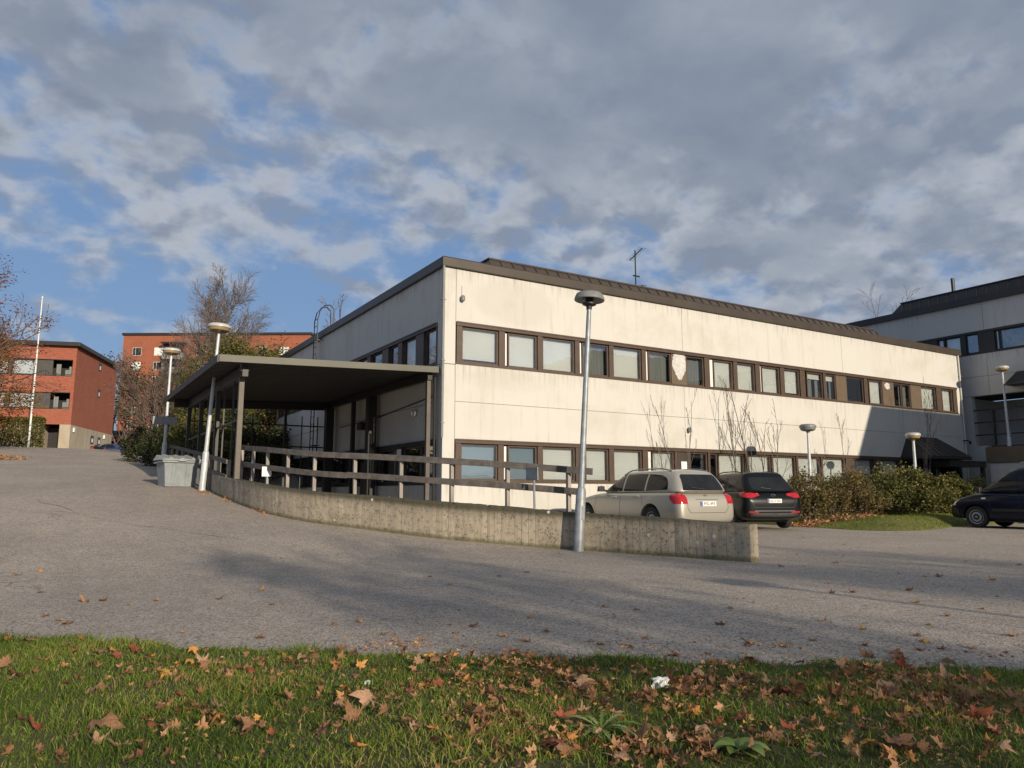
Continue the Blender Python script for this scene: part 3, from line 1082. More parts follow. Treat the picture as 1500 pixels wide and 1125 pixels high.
# roof ladder on the far part of the side wall
lad = MB()
for y in (11.7, 12.15):
    lad.tube([(-.28, y, 2.2), (-.28, y, 8.35), (-.2, y, 8.75), (.0, y, 9.02), (.22, y, 9.07), (.40, y, 8.93), (.45, y, 8.0)], .024, 6)
for z in np.arange(2.4, 8.6, .3):
    lad.tube([(-.28, 11.7, z), (-.28, 12.15, z)], .016, 5)
for z in (3, 5.5, 7.5):
    for y in (11.7, 12.15):
        lad.bar((-.28, y, z), (0, y, z), .03, .03)
lad.build('ladder', M['dark_post'], office)
# antenna
an = MB()
ax, ay = 9.6, 2.6
an.tube([(ax, ay, 8.0), (ax, ay, 10.55)], .028, 6)
for (z, l0, l1, ang) in ((10.35, -.65, .85, R(-112)), (8.9, -.1, .8, R(-112))):
    c, s = math.cos(ang), math.sin(ang)
    an.tube([(ax + l0 * c, ay + l0 * s, z), (ax + l1 * c, ay + l1 * s, z)], .022, 6)
    for t in np.linspace(l0, l1, 9):
        hw = .14 + .03 * abs(t)
        an.tube([(ax + t * c - hw * s, ay + t * s + hw * c, z), (ax + t * c + hw * s, ay + t * s - hw * c, z)], .008, 4)
an.tube([(ax - .12, ay, 9.5), (ax + .2, ay, 9.5)], .03, 6)
an.build('tv_antenna', M['dark_post'], office)
v = MB()
v.tube([(6.0, 6, 8.2), (6.0, 6, 8.9)], .12, 10)
v.build('roof_vent', M['roof_dark'], office)

# entrance awning and flat porch at the right end
aw = MB()
aw.hexa([(22.3, -1.25, 2.62), (25.6, -1.25, 2.62), (25.6, -.004, 2.62), (22.3, -.004, 2.62)], [(22.85, -.12, 3.52), (24.9, -.12, 3.52), (24.9, -.004, 3.52), (22.85, -.004, 3.52)])
for i in range(8):
    t = i / 7
    aw.bar((22.3 + 3.3 * t, -1.262, 2.62), (22.85 + 2.05 * t, -.13, 3.53), .03, .04)
aw.box(22.28, 25.62, -1.29, -.004, 2.5, 2.617)
aw.build('awning', M['roof_dark'], office)
pr = MB()
pr.box(24.0, 27.0, -1.2, -.005, 2.2, 2.46)
pr.box(26.8, 26.95, -1.15, -1.0, 0, 2.2)
pr.build('porch_roof', M['roof_dark'], office)
v = MB()
v.box(24.1, 27.28, .05, .1, 0, 2.19)
v.build('entrance_glazing', M['glass_dark'], office)

# ------------------------------------------------------------------ taller white wing at right
wing = empty('office_wing', (28.5, 0, 0), 'taller white wing in shade at right with dark metal roof and dark balcony level', 'office building')
AU = 0.0
w = MB()
D = 14.0
vA, vB = 6.6, -24.0
for (z0, z1) in ((5.68, 6.6), (6.615, 7.7), (8.85, 10.23)):
    for (v0, v1) in ((-.9, vA), (-10.2, -.915), (-19.0, -10.215), (vB, -19.015)):
        w.box(AU, AU + .35, v0, v1, z0, z1)
w.box(AU + .36, D, vA - .35, vA, 0, 10.23)
w.box(AU + .355, D, vB, vB + .35, 0, 10.23)
w.box(AU - .02, AU + .7, -.6, .6, -.2, 3.27)
w.box(AU + .02, AU + .3, .62, vA - .36, -.2, 3.2)
w.box(AU + .01, AU + .33, -.05, vA - .36, 3.28, 5.67)
w.box(AU + .335, AU + 2.99, .3, .5, 3.28, 5.67)
w.box(AU + 3.0, AU + 3.3, vB + .36, vA - .36, 3.28, 5.67)
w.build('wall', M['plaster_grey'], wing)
k = MB()
k.box(AU + 1.5, AU + 1.7, vB + .36, vA - .4, 5.8, 10.0)
k.box(AU + .36, AU + 2.9, vB + .36, vA - .4, 5.69, 5.79)
k.box(AU + .36, AU + 2.9, vB + .36, -.05, 3.0, 3.27)
k.build('interior', M['dark'], wing)
rf = MB()
rf.box(AU - .12, D, vB - .1, vA + .1, 10.232, 10.56)
rf.hexa([(AU + .5, vB + .5, 10.563), (D, vB + .5, 10.563), (D, 4.1, 10.563), (AU + .5, 4.1, 10.563)], [(AU + .75, vB + .8, 11.22), (D, vB + .8, 11.22), (D, 3.5, 11.22), (AU + .75, 3.5, 11.22)])
rf.box(AU + .7, D, vB + .8, 3.55, 11.223, 11.27)
for i in range(56):
    v = 3.4 - i * .48
    rf.bar((AU + .49, v, 10.57), (AU + .74, v, 11.23), .028, .045)
rf.tube([(AU + 1.3, 1.0, 11.2), (AU + 1.3, 1.0, 12.1)], .09, 8)
rf.build('roof', M['roof_dark'], wing)


def win2(a0, a1, z0, z1, kind):
    f = win(wing, 's', a0, a1, z0, z1, kind)
    return f


bd = MB()
PW = [(vA - .4, 4.5), (3.0, 2.5), (1.45, 1.0), (-.1, -.45), (-2.0, -2.4), (-3.9, -4.4), (-6, -6.4), (-8, -8.4)]
bd.box(-.03, .16, vB, vA - .01, 8.74, 8.85)
bd.box(-.02, .16, vB, vA - .01, 7.7, 7.77)
for (a, c) in ((5.1, vA - .01), (3.2, 3.5), (1.35, 1.95), (.98, 1.03), (-.02, .22), (-1.35, -.62), (-2.95, -2.75), (-5, -4.6), (-9, -6.4), (vB + .01, -10.5)):
    bd.box(-.008, .155, a, c, 7.771, 8.739)
bd.build('window_band', M['dark_post'], wing)
for (a, c, kd) in ((3.5, 5.1, 'curtain'), (1.95, 3.2, 'curtain'), (1.03, 1.35, 'blind'), (.22, .98, 'blind'), (-.62, -.02, 'dark'), (-1.55, -1.35, 'blind'), (-2.75, -1.57, 'dark'), (-4.6, -2.95, 'curtain'), (-6.4, -5.0, 'blind'), (-10.5, -9, 'dark')):
    win2(a, c, 7.78, 8.73, kd)
rl = MB()
for z in (3.75, 4.35, 4.95):
    rl.box(-.02, .03, -23.5, -.1, z, z + .06)
for v in np.arange(-23.4, 0, 1.6):
    rl.box(-.05, .06, v, v + .06, 3.27, 4.95)
rl.build('railing', M['dark_post'], wing)
v = MB()
v.hexa([(-.9, -4.8, 5.95), (-.004, -4.8, 5.95), (-.004, -1.95, 5.95), (-.9, -1.95, 5.95)], [(-.1, -4.5, 6.62), (-.004, -4.5, 6.62), (-.004, -2.2, 6.62), (-.1, -2.2, 6.62)])
v.build('awning', M['roof_dark'], wing)
v = MB()
v.tube([(-.04, .45, 7.6), (-.04, .45, .2)], .035, 8)
v.build('downpipe', M['dark_post'], wing)
v = MB()
v.box(.05, .1, -1.9, -.62, 0, 2.7)
v.build('door', M['dark'], wing)
# the low sun side: end block of the wing (beyond the right edge of the picture)
eb = MB()
P0, P1, P2 = -9.2, -8.1, 0.0
ey0, ey1 = -20.2, -30.0
eb.hexa([(-8.35, ey1, -.2), (0, ey1, -.2), (0, ey0, -.2), (-8.35, ey0, -.2)], [(-8.35, ey1, 8.1), (0, ey1, 8.1), (0, ey0, 8.1), (-8.35, ey0, 8.1)])
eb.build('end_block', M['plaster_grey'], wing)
eb = MB()
eb.hexa([(-8.5, ey1 - .1, 8.103), (0, ey1 - .1, 8.103), (0, ey0 + .0, 8.103), (-8.5, ey0, 8.103)], [(-7.2, ey1 + .5, 10.58), (0, ey1 + .5, 10.58), (0, ey0 - .02, 10.58), (-7.2, ey0 - .02, 10.58)])
eb.build('end_roof', M['roof_dark'], wing)

# raised terrace beside the wing
ter = empty('terrace', (27.3, -1.06, 0), 'raised terrace with brown parapet on a white tiled wall below the dark balcony', 'terrace')
t = MB()
t.box(0, .1, -14, 0, 2.4, 3.13)
t.build('parapet', M['panel_brown'], ter, bevel=.01)
t = MB()
t.box(.101, 1.15, -14, -.05, 2.85, 3.05)
t.build('deck', M['concrete'], ter)
t = MB()
t.box(.06, .3, -.9, -.1, -.1, 2.39)
t.box(.06, .3, -14, -3.0, -.1, 2.39)
t.box(.06, .3, -3.0, -.9, 1.9, 2.39)
for i in range(20):
    t.box(.05, .06, -.5 - i * .42, -.485 - i * .42, 1.91, 2.38)
t.build('tiled_wall', M['tile'], ter)
t = MB()
t.box(.35, .4, -3.0, -.9, -.1, 1.9)
t.build('garage_door', M['dark'], ter)

# ------------------------------------------------------------------ canopy at the side of the office
can = empty('canopy', (-3, 5, 0), 'flat dark metal canopy on brown posts sheltering the sunken yard beside the office', 'canopy')
cx, cy = -3, 5


def cl(u, v, z):
    return (u - cx, v - cy, z)


RV0, RV1, RU0, RU1 = 0.12, 11.2, -6.08, -0.06


def roofz(u, v):
    return 4.30 + (u - RU0) / (RU1 - RU0) * 0.22 + (v - RV0) * 0.008


b = MB()
n = 0
vs = []
v = RV0 + .14
k = 0
while v < RV1 - .1:
    for dz, dv in ((0, 0), (0, .10), (.05, .13), (.05, .23)):
        vs.append((v + dv, dz))
    v += .26
for (v, dz) in vs:
    for u in (RU0 + .1, -3, RU1 - .05):
        b.v.append(cl(u, v, roofz(u, v) + dz))
for i in range(len(vs) - 1):
    for j in range(2):
        a = i * 3 + j
        b.f.append((a, a + 1, a + 4, a + 3))
b.build('ceiling_sheet', M['canopy_metal'], can)
b = MB()
b.hexa([cl(RU0 + .02, RV0 + .02, roofz(RU0, RV0) + .075), cl(RU1, RV0 + .02, roofz(RU1, RV0) + .075), cl(RU1, RV1, roofz(RU1, RV1) + .075), cl(RU0 + .02, RV1, roofz(RU0, RV1) + .075)],
       [cl(RU0 + .02, RV0 + .02, roofz(RU0, RV0) + .12), cl(RU1, RV0 + .02, roofz(RU1, RV0) + .12), cl(RU1, RV1, roofz(RU1, RV1) + .12), cl(RU0 + .02, RV1, roofz(RU0, RV1) + .12)])
b.build('roof', M['roof_dark'], can)


def slab(u0, v0, u1, v1, z0, z1, th, mat, name):
    b = MB()
    b.hexa([cl(u0, v0, roofz(u0, v0) + z0), cl(u1, v0, roofz(u1, v0) + z0), cl(u1, v1, roofz(u1, v1) + z0), cl(u0, v1, roofz(u0, v1) + z0)],
           [cl(u0, v0, roofz(u0, v0) + z1), cl(u1, v0, roofz(u1, v0) + z1), cl(u1, v1, roofz(u1, v1) + z1), cl(u0, v1, roofz(u0, v1) + z1)])
    return b.build(name, mat, can)


slab(RU0, RV0 - .02, RU1, RV0 + .015, -.045, .13, 0, M['canopy_edge'], 'fascia')
slab(RU0 - .03, RV0 - .02, RU0 + .015, RV1 + .02, -.06, .13, 0, M['dark_post'], 'fascia')
slab(-5.42, .5, -5.28, 10.4, -.34, -.055, 0, M['dark_post'], 'beam')
slab(-.34, .3, -.2, 10.4, -.24, -.01, 0, M['dark_post'], 'beam')
slab(RU0 + .2, 9.85, RU1 - .02, 9.99, -.30, -.01, 0, M['dark_post'], 'beam')
slab(-5.45, .55, -5.25, .75, -.19, -.002, 0, M['canopy_edge'], 'beam_end')
for (u, v, mt, wd) in ((-5.35, .92, 'canopy_post', .13), (-5.35, 4.2, 'dark_post', .13), (-5.35, 7.2, 'dark_post', .13), (-5.35, 9.9, 'dark_post', .13), (-.27, .42, 'canopy_post', .12), (-.27, 5.0, 'dark_post', .30), (-.25, 6.87, 'dark_post', .14), (-.3, 9.55, 'dark_post', .30), (-3.6, 9.92, 'dark_post', .09), (-1.9, 9.92, 'dark_post', .09)):
    b = MB()
    b.box(u - cx - wd / 2, u - cx + wd / 2, v - cy - wd / 2, v - cy + wd / 2, 0, roofz(u, v) - (.035 if u > -1 else .02) - (0.31 if u < -5 else 0.0) + (0 if u < -5 else -.2))
    b.build('post', M[mt], can, bevel=.006)
b = MB()
b.tube([cl(-.14, .25, 4.35), cl(-.14, .25, 0)], .035, 8)
b.build('downpipe', M['dark_post'], can)
# rails and thin bars of the rear screen
b = MB()
for z in (1.0, 2.55, 2.78, 3.6):
    b.box(-5.3 - cx, -.4 - cx, 9.9 - cy, 9.94 - cy, z, z + .05)
for u in np.arange(-5.0, -.5, .62):
    b.box(u - cx, u + .035 - cx, 9.9 - cy, 9.94 - cy, .0, 4.0)
for v in np.arange(1.8, 9.8, 1.35):
    b.box(-5.37 - cx, -5.33 - cx, v - cy, v + .035 - cy, 1.9, 4.0)
b.box(-5.37 - cx, -5.33 - cx, 1.0 - cy, 9.8 - cy, 2.9, 2.95)
b.build('rear_screen', M['dark_post'], can)

# ------------------------------------------------------------------ retaining wall of board-marked concrete
def resample(pts, d):
    out = [Vector((*pts[0], 0))]
    P = [Vector((*p, 0)) for p in pts]
    # Catmull-Rom through the points, then even spacing
    dense = []
    for i in range(len(P) - 1):
        p0 = P[max(i - 1, 0)]
        p1, p2 = P[i], P[i + 1]
        p3 = P[min(i + 2, len(P) - 1)]
        for t in np.linspace(0, 1, 20)[:-1]:
            dense.append(0.5 * ((2 * p1) + (-p0 + p2) * t + (2 * p0 - 5 * p1 + 4 * p2 - p3) * t * t + (-p0 + 3 * p1 - 3 * p2 + p3) * t ** 3))
    dense.append(P[-1])
    out = [dense[0]]
    acc = 0
    for a, c in zip(dense[:-1], dense[1:]):
        acc += (c - a).length
        if acc >= d:
            out.append(c)
            acc = 0
    return out


WP = resample(WALL, 0.045)


def wall_top(v):
    return float(np.interp(v, [-11.03, -8, -6.3, -4.12, -2.82, -1.1, 2.25, 3.4], [.57, .68, .84, 1.0, 1.09, 1.25, 1.50, 1.58]))


def build_wall():
    me = bpy.data.meshes.new('retaining_wall')
    bm = bmesh.new()
    uvl = bm.loops.layers.uv.new('UVMap')
    q = random.Random(11)
    rows = []
    s = 0
    uvs = {}
    for i, p in enumerate(WP):
        if i:
            s += (p - WP[i - 1]).length
        d = (WP[min(i + 1, len(WP) - 1)] - WP[max(i - 1, 0)]).normalized()
        nrm = Vector((d.y, -d.x, 0))  # towards the yard
        zb = zroad(p.y)
        zt = wall_top(p.y)
        prof = []
        chip = q.choice((0, 0, 0, .012, .035)) if q.random() < .3 else 0
        bd = int(s / .135)
        dep = (.005 if abs(s / .135 - bd - .5) > .36 and bd % 3 else 0) + (bd * 7919 % 4) * .0007
        for (off, z, h) in ((dep, zb - .3, -.3), (dep, zb + .02, .02), (dep + q.uniform(-.003, .003), zb + (zt - zb) * .5, (zt - zb) * .5), (dep + q.uniform(-.003, .003), zt - .03, zt - zb - .03), (.012 + chip, zt - .004 - chip * .6, zt - zb), (.12, zt + q.uniform(-.006, .01), zt - zb + .1), (.235, zt + q.uniform(-.006, .006), zt - zb + .22), (.25, zt - .03, zt - zb + .25), (.25, -.3, zt - zb + .8)):
            vtx = bm.verts.new((p.x + nrm.x * off, p.y + nrm.y * off, z))
            uvs[vtx] = (s, h)
            prof.append(vtx)
        rows.append(prof)
    for a, c in zip(rows[:-1], rows[1:]):
        for j in range(len(a) - 1):
            f = bm.faces.new((a[j], a[j + 1], c[j + 1], c[j]))
            for l in f.loops:
                l[uvl].uv = uvs[l.vert]
    for r_, sgn in ((rows[0], -1), (rows[-1], 1)):
        f = bm.faces.new(r_ if sgn > 0 else r_[::-1])
        for l in f.loops:
            u, h = uvs[l.vert]
            off = (Vector(l.vert.co.xy) - Vector(r_[0].co.xy)).length
            l[uvl].uv = (u + 40 + off, min(l.vert.co.z - zroad(r_[0].co.y), .6))
    bmesh.ops.recalc_face_normals(bm, faces=bm.faces)
    bm.to_mesh(me)
    bm.free()
    me.materials.append(M['board_concrete'])
    o = bpy.data.objects.new('retaining_wall', me)
    COL.objects.link(o)
    tag(o, 'low curved board-marked concrete retaining wall along the rising road', 'wall')


build_wall()

# ------------------------------------------------------------------ timber railing behind the wall
def inset(i, off):
    d = (WP[min(i + 1, len(WP) - 1)] - WP[max(i - 1, 0)]).normalized()
    return WP[i] + Vector((d.y, -d.x, 0)) * off


rail = empty('timber_railing', (-3, -5, 0), 'weathered two-rail timber railing on short posts behind the concrete retaining wall', 'railing')
i0 = min(range(len(WP)), key=lambda i: abs(WP[i].y + 7.95))
idx = [i for i in range(i0, len(WP)) if WP[i].y < 1.35]
for (hh, nm) in ((.80, 'top_rail'), (.38, 'lower_rail')):
    # each rail in planks about 3.2 m long
    seg = idx[::8]
    per = 8
    for a in range(0, len(seg) - 1, per):
        part = seg[a:a + per + 1]
        if len(part) < 2:
            continue
        b = MB()
        jit = rnd.uniform(-.012, .012)
        q0, q1 = part[0], part[-1]
        pts = []
        for i in part:
            p = inset(i, .27 + (0.0 if nm == 'top_rail' else .012))
            pts.append(Vector((p.x + 3, p.y + 5, wall_top(p.y) + hh * float(np.interp(p.y, [-9, -5], [.93, 1.0])) + jit)))
        if a == 0:
            d = (pts[0] - pts[1]).normalized()
            pts[0] = pts[0] + d * (.26 if nm == 'top_rail' else .08)
        for k_ in range(len(pts)):
            d = (pts[min(k_ + 1, len(pts) - 1)] - pts[max(k_ - 1, 0)]).normalized()
            sd = d.cross(Vector((0, 0, 1))).normalized()
            up = sd.cross(d)
            for (x, y) in ((-.024, -.062), (.024, -.062), (.024, .062), (-.024, .062)):
                b.v.append(tuple(pts[k_] + sd * x + up * y))
            if k_:
                o_ = 4 * k_
                for j in range(4):
                    j2 = (j + 1) % 4
                    b.f.append((o_ - 4 + j, o_ - 4 + j2, o_ + j2, o_ + j))
        nn = len(pts)
        b.f.append((3, 2, 1, 0))
        b.f.append((4 * nn - 4, 4 * nn - 3, 4 * nn - 2, 4 * nn - 1))
        b.build(nm, M['weathered'], rail, bevel=.006)
# posts
acc = .12
for a in range(1, len(idx)):
    acc += (WP[idx[a]] - WP[idx[a - 1]]).length
    sp = 1.18 if WP[idx[a]].y < -2.0 else .95
    if acc >= sp or a == 3:
        acc = 0
        p = inset(idx[a], .335)
        b = MB()
        wt = wall_top(p.y)
        lean = rnd.uniform(-.012, .012)
        b.hexa([(p.x + 3 - .037, p.y + 5 - .037, wt - .35), (p.x + 3 + .037, p.y + 5 - .037, wt - .35), (p.x + 3 + .037, p.y + 5 + .037, wt - .35), (p.x + 3 - .037, p.y + 5 + .037, wt - .35)],
               [(p.x + 3 - .037 + lean, p.y + 5 - .037, wt + .80), (p.x + 3 + .037 + lean, p.y + 5 - .037, wt + .80), (p.x + 3 + .037 + lean, p.y + 5 + .037, wt + .80), (p.x + 3 - .037 + lean, p.y + 5 + .037, wt + .80)])
        b.build('post', M['post_wood'], rail, bevel=.006)
rail2 = empty('timber_railing', (-5.5, 7, 1.2), 'darker timber railing beside the canopy behind the grey grit bin, up the slope', 'railing')
for (hh, nm) in ((.95, 'top_rail'), (.55, 'lower_rail')):
    for (a, c) in ((1.6, 4.8), (4.8, 8.2), (8.2, 11.6), (11.6, 14.5)):
        b = MB()
        b.bar((0.02, a - 7, zroad(a) + hh - 1.2), (0.02, c - 7, zroad(c) + hh - 1.2), .045, .12)
        b.build(nm, M['weathered'], rail2, bevel=.005)
for v in (1.7, 3.1, 4.6, 6.1, 7.6, 9.1, 10.6, 12.1, 13.6, 14.4):
    b = MB()
    b.box(.05, .14, v - 7 - .045, v - 7 + .045, zroad(v) - 1.2 - .5, zroad(v) - .2)
    b.build('post', M['post_wood'], rail2, bevel=.006)

# ------------------------------------------------------------------ street lamps
def street_lamp(loc, h, label, style, lean=(0, 0), head_r=.31, base_h=1.1, sc=1.0):
    t = empty('street_lamp', loc, label, 'street lamp', 'path lamps around the car park')
    t.rotation_euler = (lean[1], lean[0], 0)
    b = MB()
    b.lathe([(.095, -.2), (.095, 0), (.092, .04), (.09, base_h - .06), (.085, base_h - .02), (.062, base_h + .03)], 16)
    b.build('base_sleeve', M['pole_paint'] if style != 'open' else M['steel'], t, smooth=.7)
    b = MB()
    b.box(-.03, .03, -.094, -.088, .55, .8)
    b.build('service_hatch', M['pole_paint'] if style != 'open' else M['steel'], t)
    b = MB()
    b.lathe([(.06, base_h + .031), (.052, h * .6), (.043, h - .32), (.043, h - .26)], 14)
    b.build('pole', M['pole_paint'] if style != 'open' else M['steel'], t, smooth=.7)
    if style == 'open':
        b = MB()
        b.lathe([(.05, h - .32), (.055, h - .26), (.06, h - .255), (.13, h - .225), (.13, h - .20), (.07, h - .185), (.07, h - .1)], 20)
        b.build('collar', M['black'], t, smooth=.6)
        b = MB()
        R_ = head_r
        b.lathe([(R_ * .94, h - .135), (R_ * .98, h - .145), (R_, h - .135), (R_ * .97, h - .09), (R_ * .88, h - .03), (R_ * .78, h - .008), (R_ * .4, h + .005), (.02, h + .008)], 28)
        b.build('lamp_shade', M['lamp_cap'], t, smooth=.6)
        b = MB()
        b.lathe([(.07, h - .14), (R_ * .93, h - .134), (R_ * .93, h - .12), (.07, h - .1)], 28)
        b.build('reflector', M['black'], t, smooth=.6)
    else:
        R_ = head_r
        b = MB()
        b.lathe([(.05, h - .30), (.07, h - .25), (R_ * .62, h - .235), (R_ * .86, h - .20), (R_ * .93, h - .14), (R_ * .93, h - .112)], 26)
        b.build('lamp_bowl', M['lamp_bowl'] if style == 'bowl' else M['lamp_cap'], t, smooth=.6)
        b = MB()
        b.lathe([(R_ * .90, h - .111), (R_, h - .115), (R_ * 1.01, h - .08), (R_ * .97, h - .04), (R_ * .8, h - .005), (.03, h + .01)], 26)
        b.build('lamp_cap', M['lamp_white'] if style == 'bowl' else M['lamp_cap'], t, smooth=.6)
    return t


x, y = cam2w(1.18, 13.42)
street_lamp((x, y, .02), 4.74, 'galvanised street lamp with grey mushroom head leaning in front of the retaining wall', 'open', (R(3.2), R(1.2)), .285)
x, y = cam2w(-8.87, 21.35)
street_lamp((-5.72, 3.75, zroad(3.75)), 4.85, 'white-capped street lamp leaning beside the grey grit bin', 'bowl', (R(2.4), R(1.3)), .325)
lr = street_lamp((-5.78, 12.9, zroad(12.9)), 4.85, 'white-capped street lamp with a blank grey sign plate, behind the canopy corner', 'bowl', (R(.3), 0), .34)
b = MB()
b.box(-.50, .38, -.085, -.07, 1.80, 2.10)
b.build('sign_plate', simple('dull_sign_back', (.22, .225, .23), .6), lr)
street_lamp((12.83, -2.42, 0.2), 3.2, 'grey disc-topped path lamp above the brown shrubs, in sun before the white wall', 'puck', (R(.6), 0), .28, .5)
street_lamp((17.75, -3.25, 0.2), 3.05, 'short path lamp beside the dark entrance awning, in the shade', 'bowl', (R(.6), 0), .26, .5)
street_lamp((27.75, -1.9, 3.05), 3.8, 'path lamp standing on the raised terrace before the dark balcony level', 'bowl', (R(-.5), 0), .29, .5)

street_lamp((-1.55, -28.9, 0), 4.74, 'street lamp out of the picture whose long shadow crosses the road asphalt', 'open', (0, 0), .30)

# ------------------------------------------------------------------ grit bin, racks, sign, cabinet
gb = empty('grit_bin', (-6.22, 5.2, zroad(5.0)), 'grey fibreglass grit bin with ridged pale lid beside the leaning lamp', 'grit bin', rz=R(3))
gb.rotation_euler = (R(-2), 0, R(11))
b = MB()
b.hexa([(-.40, -.26, 0), (.44, -.26, 0), (.44, .34, 0), (-.40, .34, 0)], [(-.47, -.33, .74), (.50, -.33, .74), (.50, .41, .74), (-.47, .41, .74)])
b.box(-.53, .55, -.39, .47, .70, .755)
for x in (-.2, .2):
    b.hexa([(x - .05, -.275, .05), (x + .05, -.275, .05), (x + .05, -.262, .05), (x - .05, -.262, .05)], [(x - .05, -.362, .66), (x + .05, -.362, .66), (x + .05, -.35, .66), (x - .05, -.35, .66)])
b.build('bin_body', M['bin'], gb, bevel=.03)
b = MB()
b.hexa([(-.56, -.43, .762), (.58, -.43, .762), (.58, .49, .80), (-.56, .49, .80)], [(-.52, -.40, .81), (.54, -.40, .81), (.50, .42, .97), (-.48, .42, .97)])
for x in (-.34, -.02, .30):
    b.hexa([(x, -.36, .812), (x + .12, -.36, .812), (x + .12, .38, .955), (x, .38, .955)], [(x + .01, -.34, .85), (x + .11, -.34, .85), (x + .11, .36, .99), (x + .01, .36, .99)])
b.build('lid', M['bin_lid'], gb, bevel=.02)
b = MB()
b.box(-.1, .1, -.46, -.432, .74, .80)
b.build('latch', M['steel'], gb)

br = empty('bicycle_rack', (-3.9, -0.6, 0), 'low steel bicycle rack with a white sign under the canopy behind the railing', 'bicycle rack')
b = MB()
for x in np.arange(-1.2, 2.6, .55):
    b.tube([(x, 0, 0), (x, 0, .95), (x, .5, .95), (x, .5, 0)], .018, 6)
b.tube([(-1.25, .0, .8), (2.5, 0, .8)], .02, 6)
b.tube([(-1.25, .5, .8), (2.5, .5, .8)], .02, 6)
b.build('hoops', M['steel'], br, smooth=.7)
b = MB()
b.tube([(-1.1, -.25, 0), (-1.1, -.25, 1.7)], .018, 6)
b.build('sign_post', M['steel'], br)
b = MB()
b.box(-1.23, -1.01, -.275, -.27, 1.43, 1.66)
b.build('sign_plate', M['paper'], br)

sp = empty('sign_post', (-1.55, -7.2, 0), 'thin grey sign post seen edge-on behind the railing end', 'sign')
sp.rotation_euler = (0, R(-1.2), 0)
b = MB()
b.tube([(0, 0, -.1), (0, 0, 1.5)], .022, 8)
b.build('post', M['steel'], sp)
b = MB()
b.box(-.05, -.03, -.2, .2, 1.28, 1.52)
b.build('sign_plate', M['steel'], sp)

cb = empty('service_cabinet', (11.25, -2.4, .05), 'grey service cabinet on a post beside the dark car and the shrubs', 'cabinet')
b = MB()
b.box(-.26, .26, -.16, .16, .5, 1.25)
b.box(-.3, .3, -.2, .2, 1.253, 1.31)
b.build('cabinet_box', M['bin'], cb, bevel=.012)
b = MB()
b.box(-.2, .2, -.17, -.162, .58, 1.18)
b.build('door', M['white_paint'], cb, bevel=.004)
b = MB()
b.box(-.05, .05, -.05, .05, 0, .5)
b.build('post', M['steel'], cb)

# ------------------------------------------------------------------ cars
def loft(rows, close=True):
    bm = bmesh.new()
    V = [[bm.verts.new(p) for p in r] for r in rows]
    n = len(rows[0])
    for a, c in zip(V[:-1], V[1:]):
        for j in range(n):
            j2 = (j + 1) % n
            bm.faces.new((a[j], a[j2], c[j2], c[j]))
    bm.faces.new(V[0][::-1])
    bm.faces.new(V[-1])
    bmesh.ops.recalc_face_normals(bm, faces=bm.faces)
    return bm


def subdivided(bm, levels):
    me = bpy.data.meshes.new('tmp')
    bm.to_mesh(me)
    bm.free()
    o = bpy.data.objects.new('tmp', me)
    COL.objects.link(o)
    m = o.modifiers.new('s', 'SUBSURF')
    m.levels = levels
    m.render_levels = levels
    dg = bpy.context.evaluated_depsgraph_get()
    out = bpy.data.meshes.new_from_object(o.evaluated_get(dg))
    bpy.data.objects.remove(o)
    return out


def boolean_cut(me, cutters):
    o = bpy.data.objects.new('tmp', me)
    COL.objects.link(o)
    cs = []
    for cm in cutters:
        c = bpy.data.objects.new('tmpc', cm)
        COL.objects.link(c)
        cs.append(c)
        m = o.modifiers.new('b', 'BOOLEAN')
        m.operation = 'DIFFERENCE'
        m.solver = 'EXACT'
        m.object = c
    dg = bpy.context.evaluated_depsgraph_get()
    out = bpy.data.meshes.new_from_object(o.evaluated_get(dg))
    for c in cs:
        bpy.data.objects.remove(c)
    bpy.data.objects.remove(o)
    return out


def mesh_bvh(meshes):
    vs, fs = [], []
    for me in meshes:
        b = len(vs)
        vs += [v.co.copy() for v in me.vertices]
        fs += [tuple(b + i for i in p.vertices) for p in me.polygons]
    return BVHTree.FromPolygons(vs, fs)


def patch(bvh, poly, axis, name, mat, parent, off=.004, cuts=4, label=None):
    """a panel cut to the outline 'poly', laid on the body surface along one axis"""
    bm = bmesh.new()
    f = bm.faces.new([bm.verts.new((p[0], p[1], 0)) for p in poly])
    bmesh.ops.triangulate(bm, faces=bm.faces)
    for _ in range(cuts):
        if max(e.calc_length() for e in bm.edges) < .06:
            break
        bmesh.ops.subdivide_edges(bm, edges=[e for e in bm.edges if e.calc_length() > .06], cuts=1)
        bmesh.ops.triangulate(bm, faces=bm.faces)
    dead = []
    for v in bm.verts:
        a, c = v.co.x, v.co.y
        if axis == 'L':
            o_, d = Vector((a, 3, c)), Vector((0, -1, 0))
        elif axis == 'R':
            o_, d = Vector((a, -3, c)), Vector((0, 1, 0))
        elif axis == 'B':
            o_, d = Vector((-5, a, c)), Vector((1, 0, 0))
        else:
            o_, d = Vector((5, a, c)), Vector((-1, 0, 0))
        hit = bvh.ray_cast(o_, d)
        if hit[0] is None or hit[1].normalized().dot(d) > -.12:
            dead.append(v)
        else:
            nrm = hit[1]
            if nrm.dot(d) > 0:
                nrm = -nrm
            v.co = hit[0] + nrm * off
    bmesh.ops.delete(bm, geom=dead, context='VERTS')
    bmesh.ops.recalc_face_normals(bm, faces=bm.faces)
    me = bpy.data.meshes.new(name)
    bm.to_mesh(me)
    bm.free()
    for p in me.polygons:
        p.use_smooth = True
    me.materials.append(mat)
    o = bpy.data.objects.new(name, me)
    COL.objects.link(o)
    o.parent = parent
    if label:
        o['label'] = label
    return o


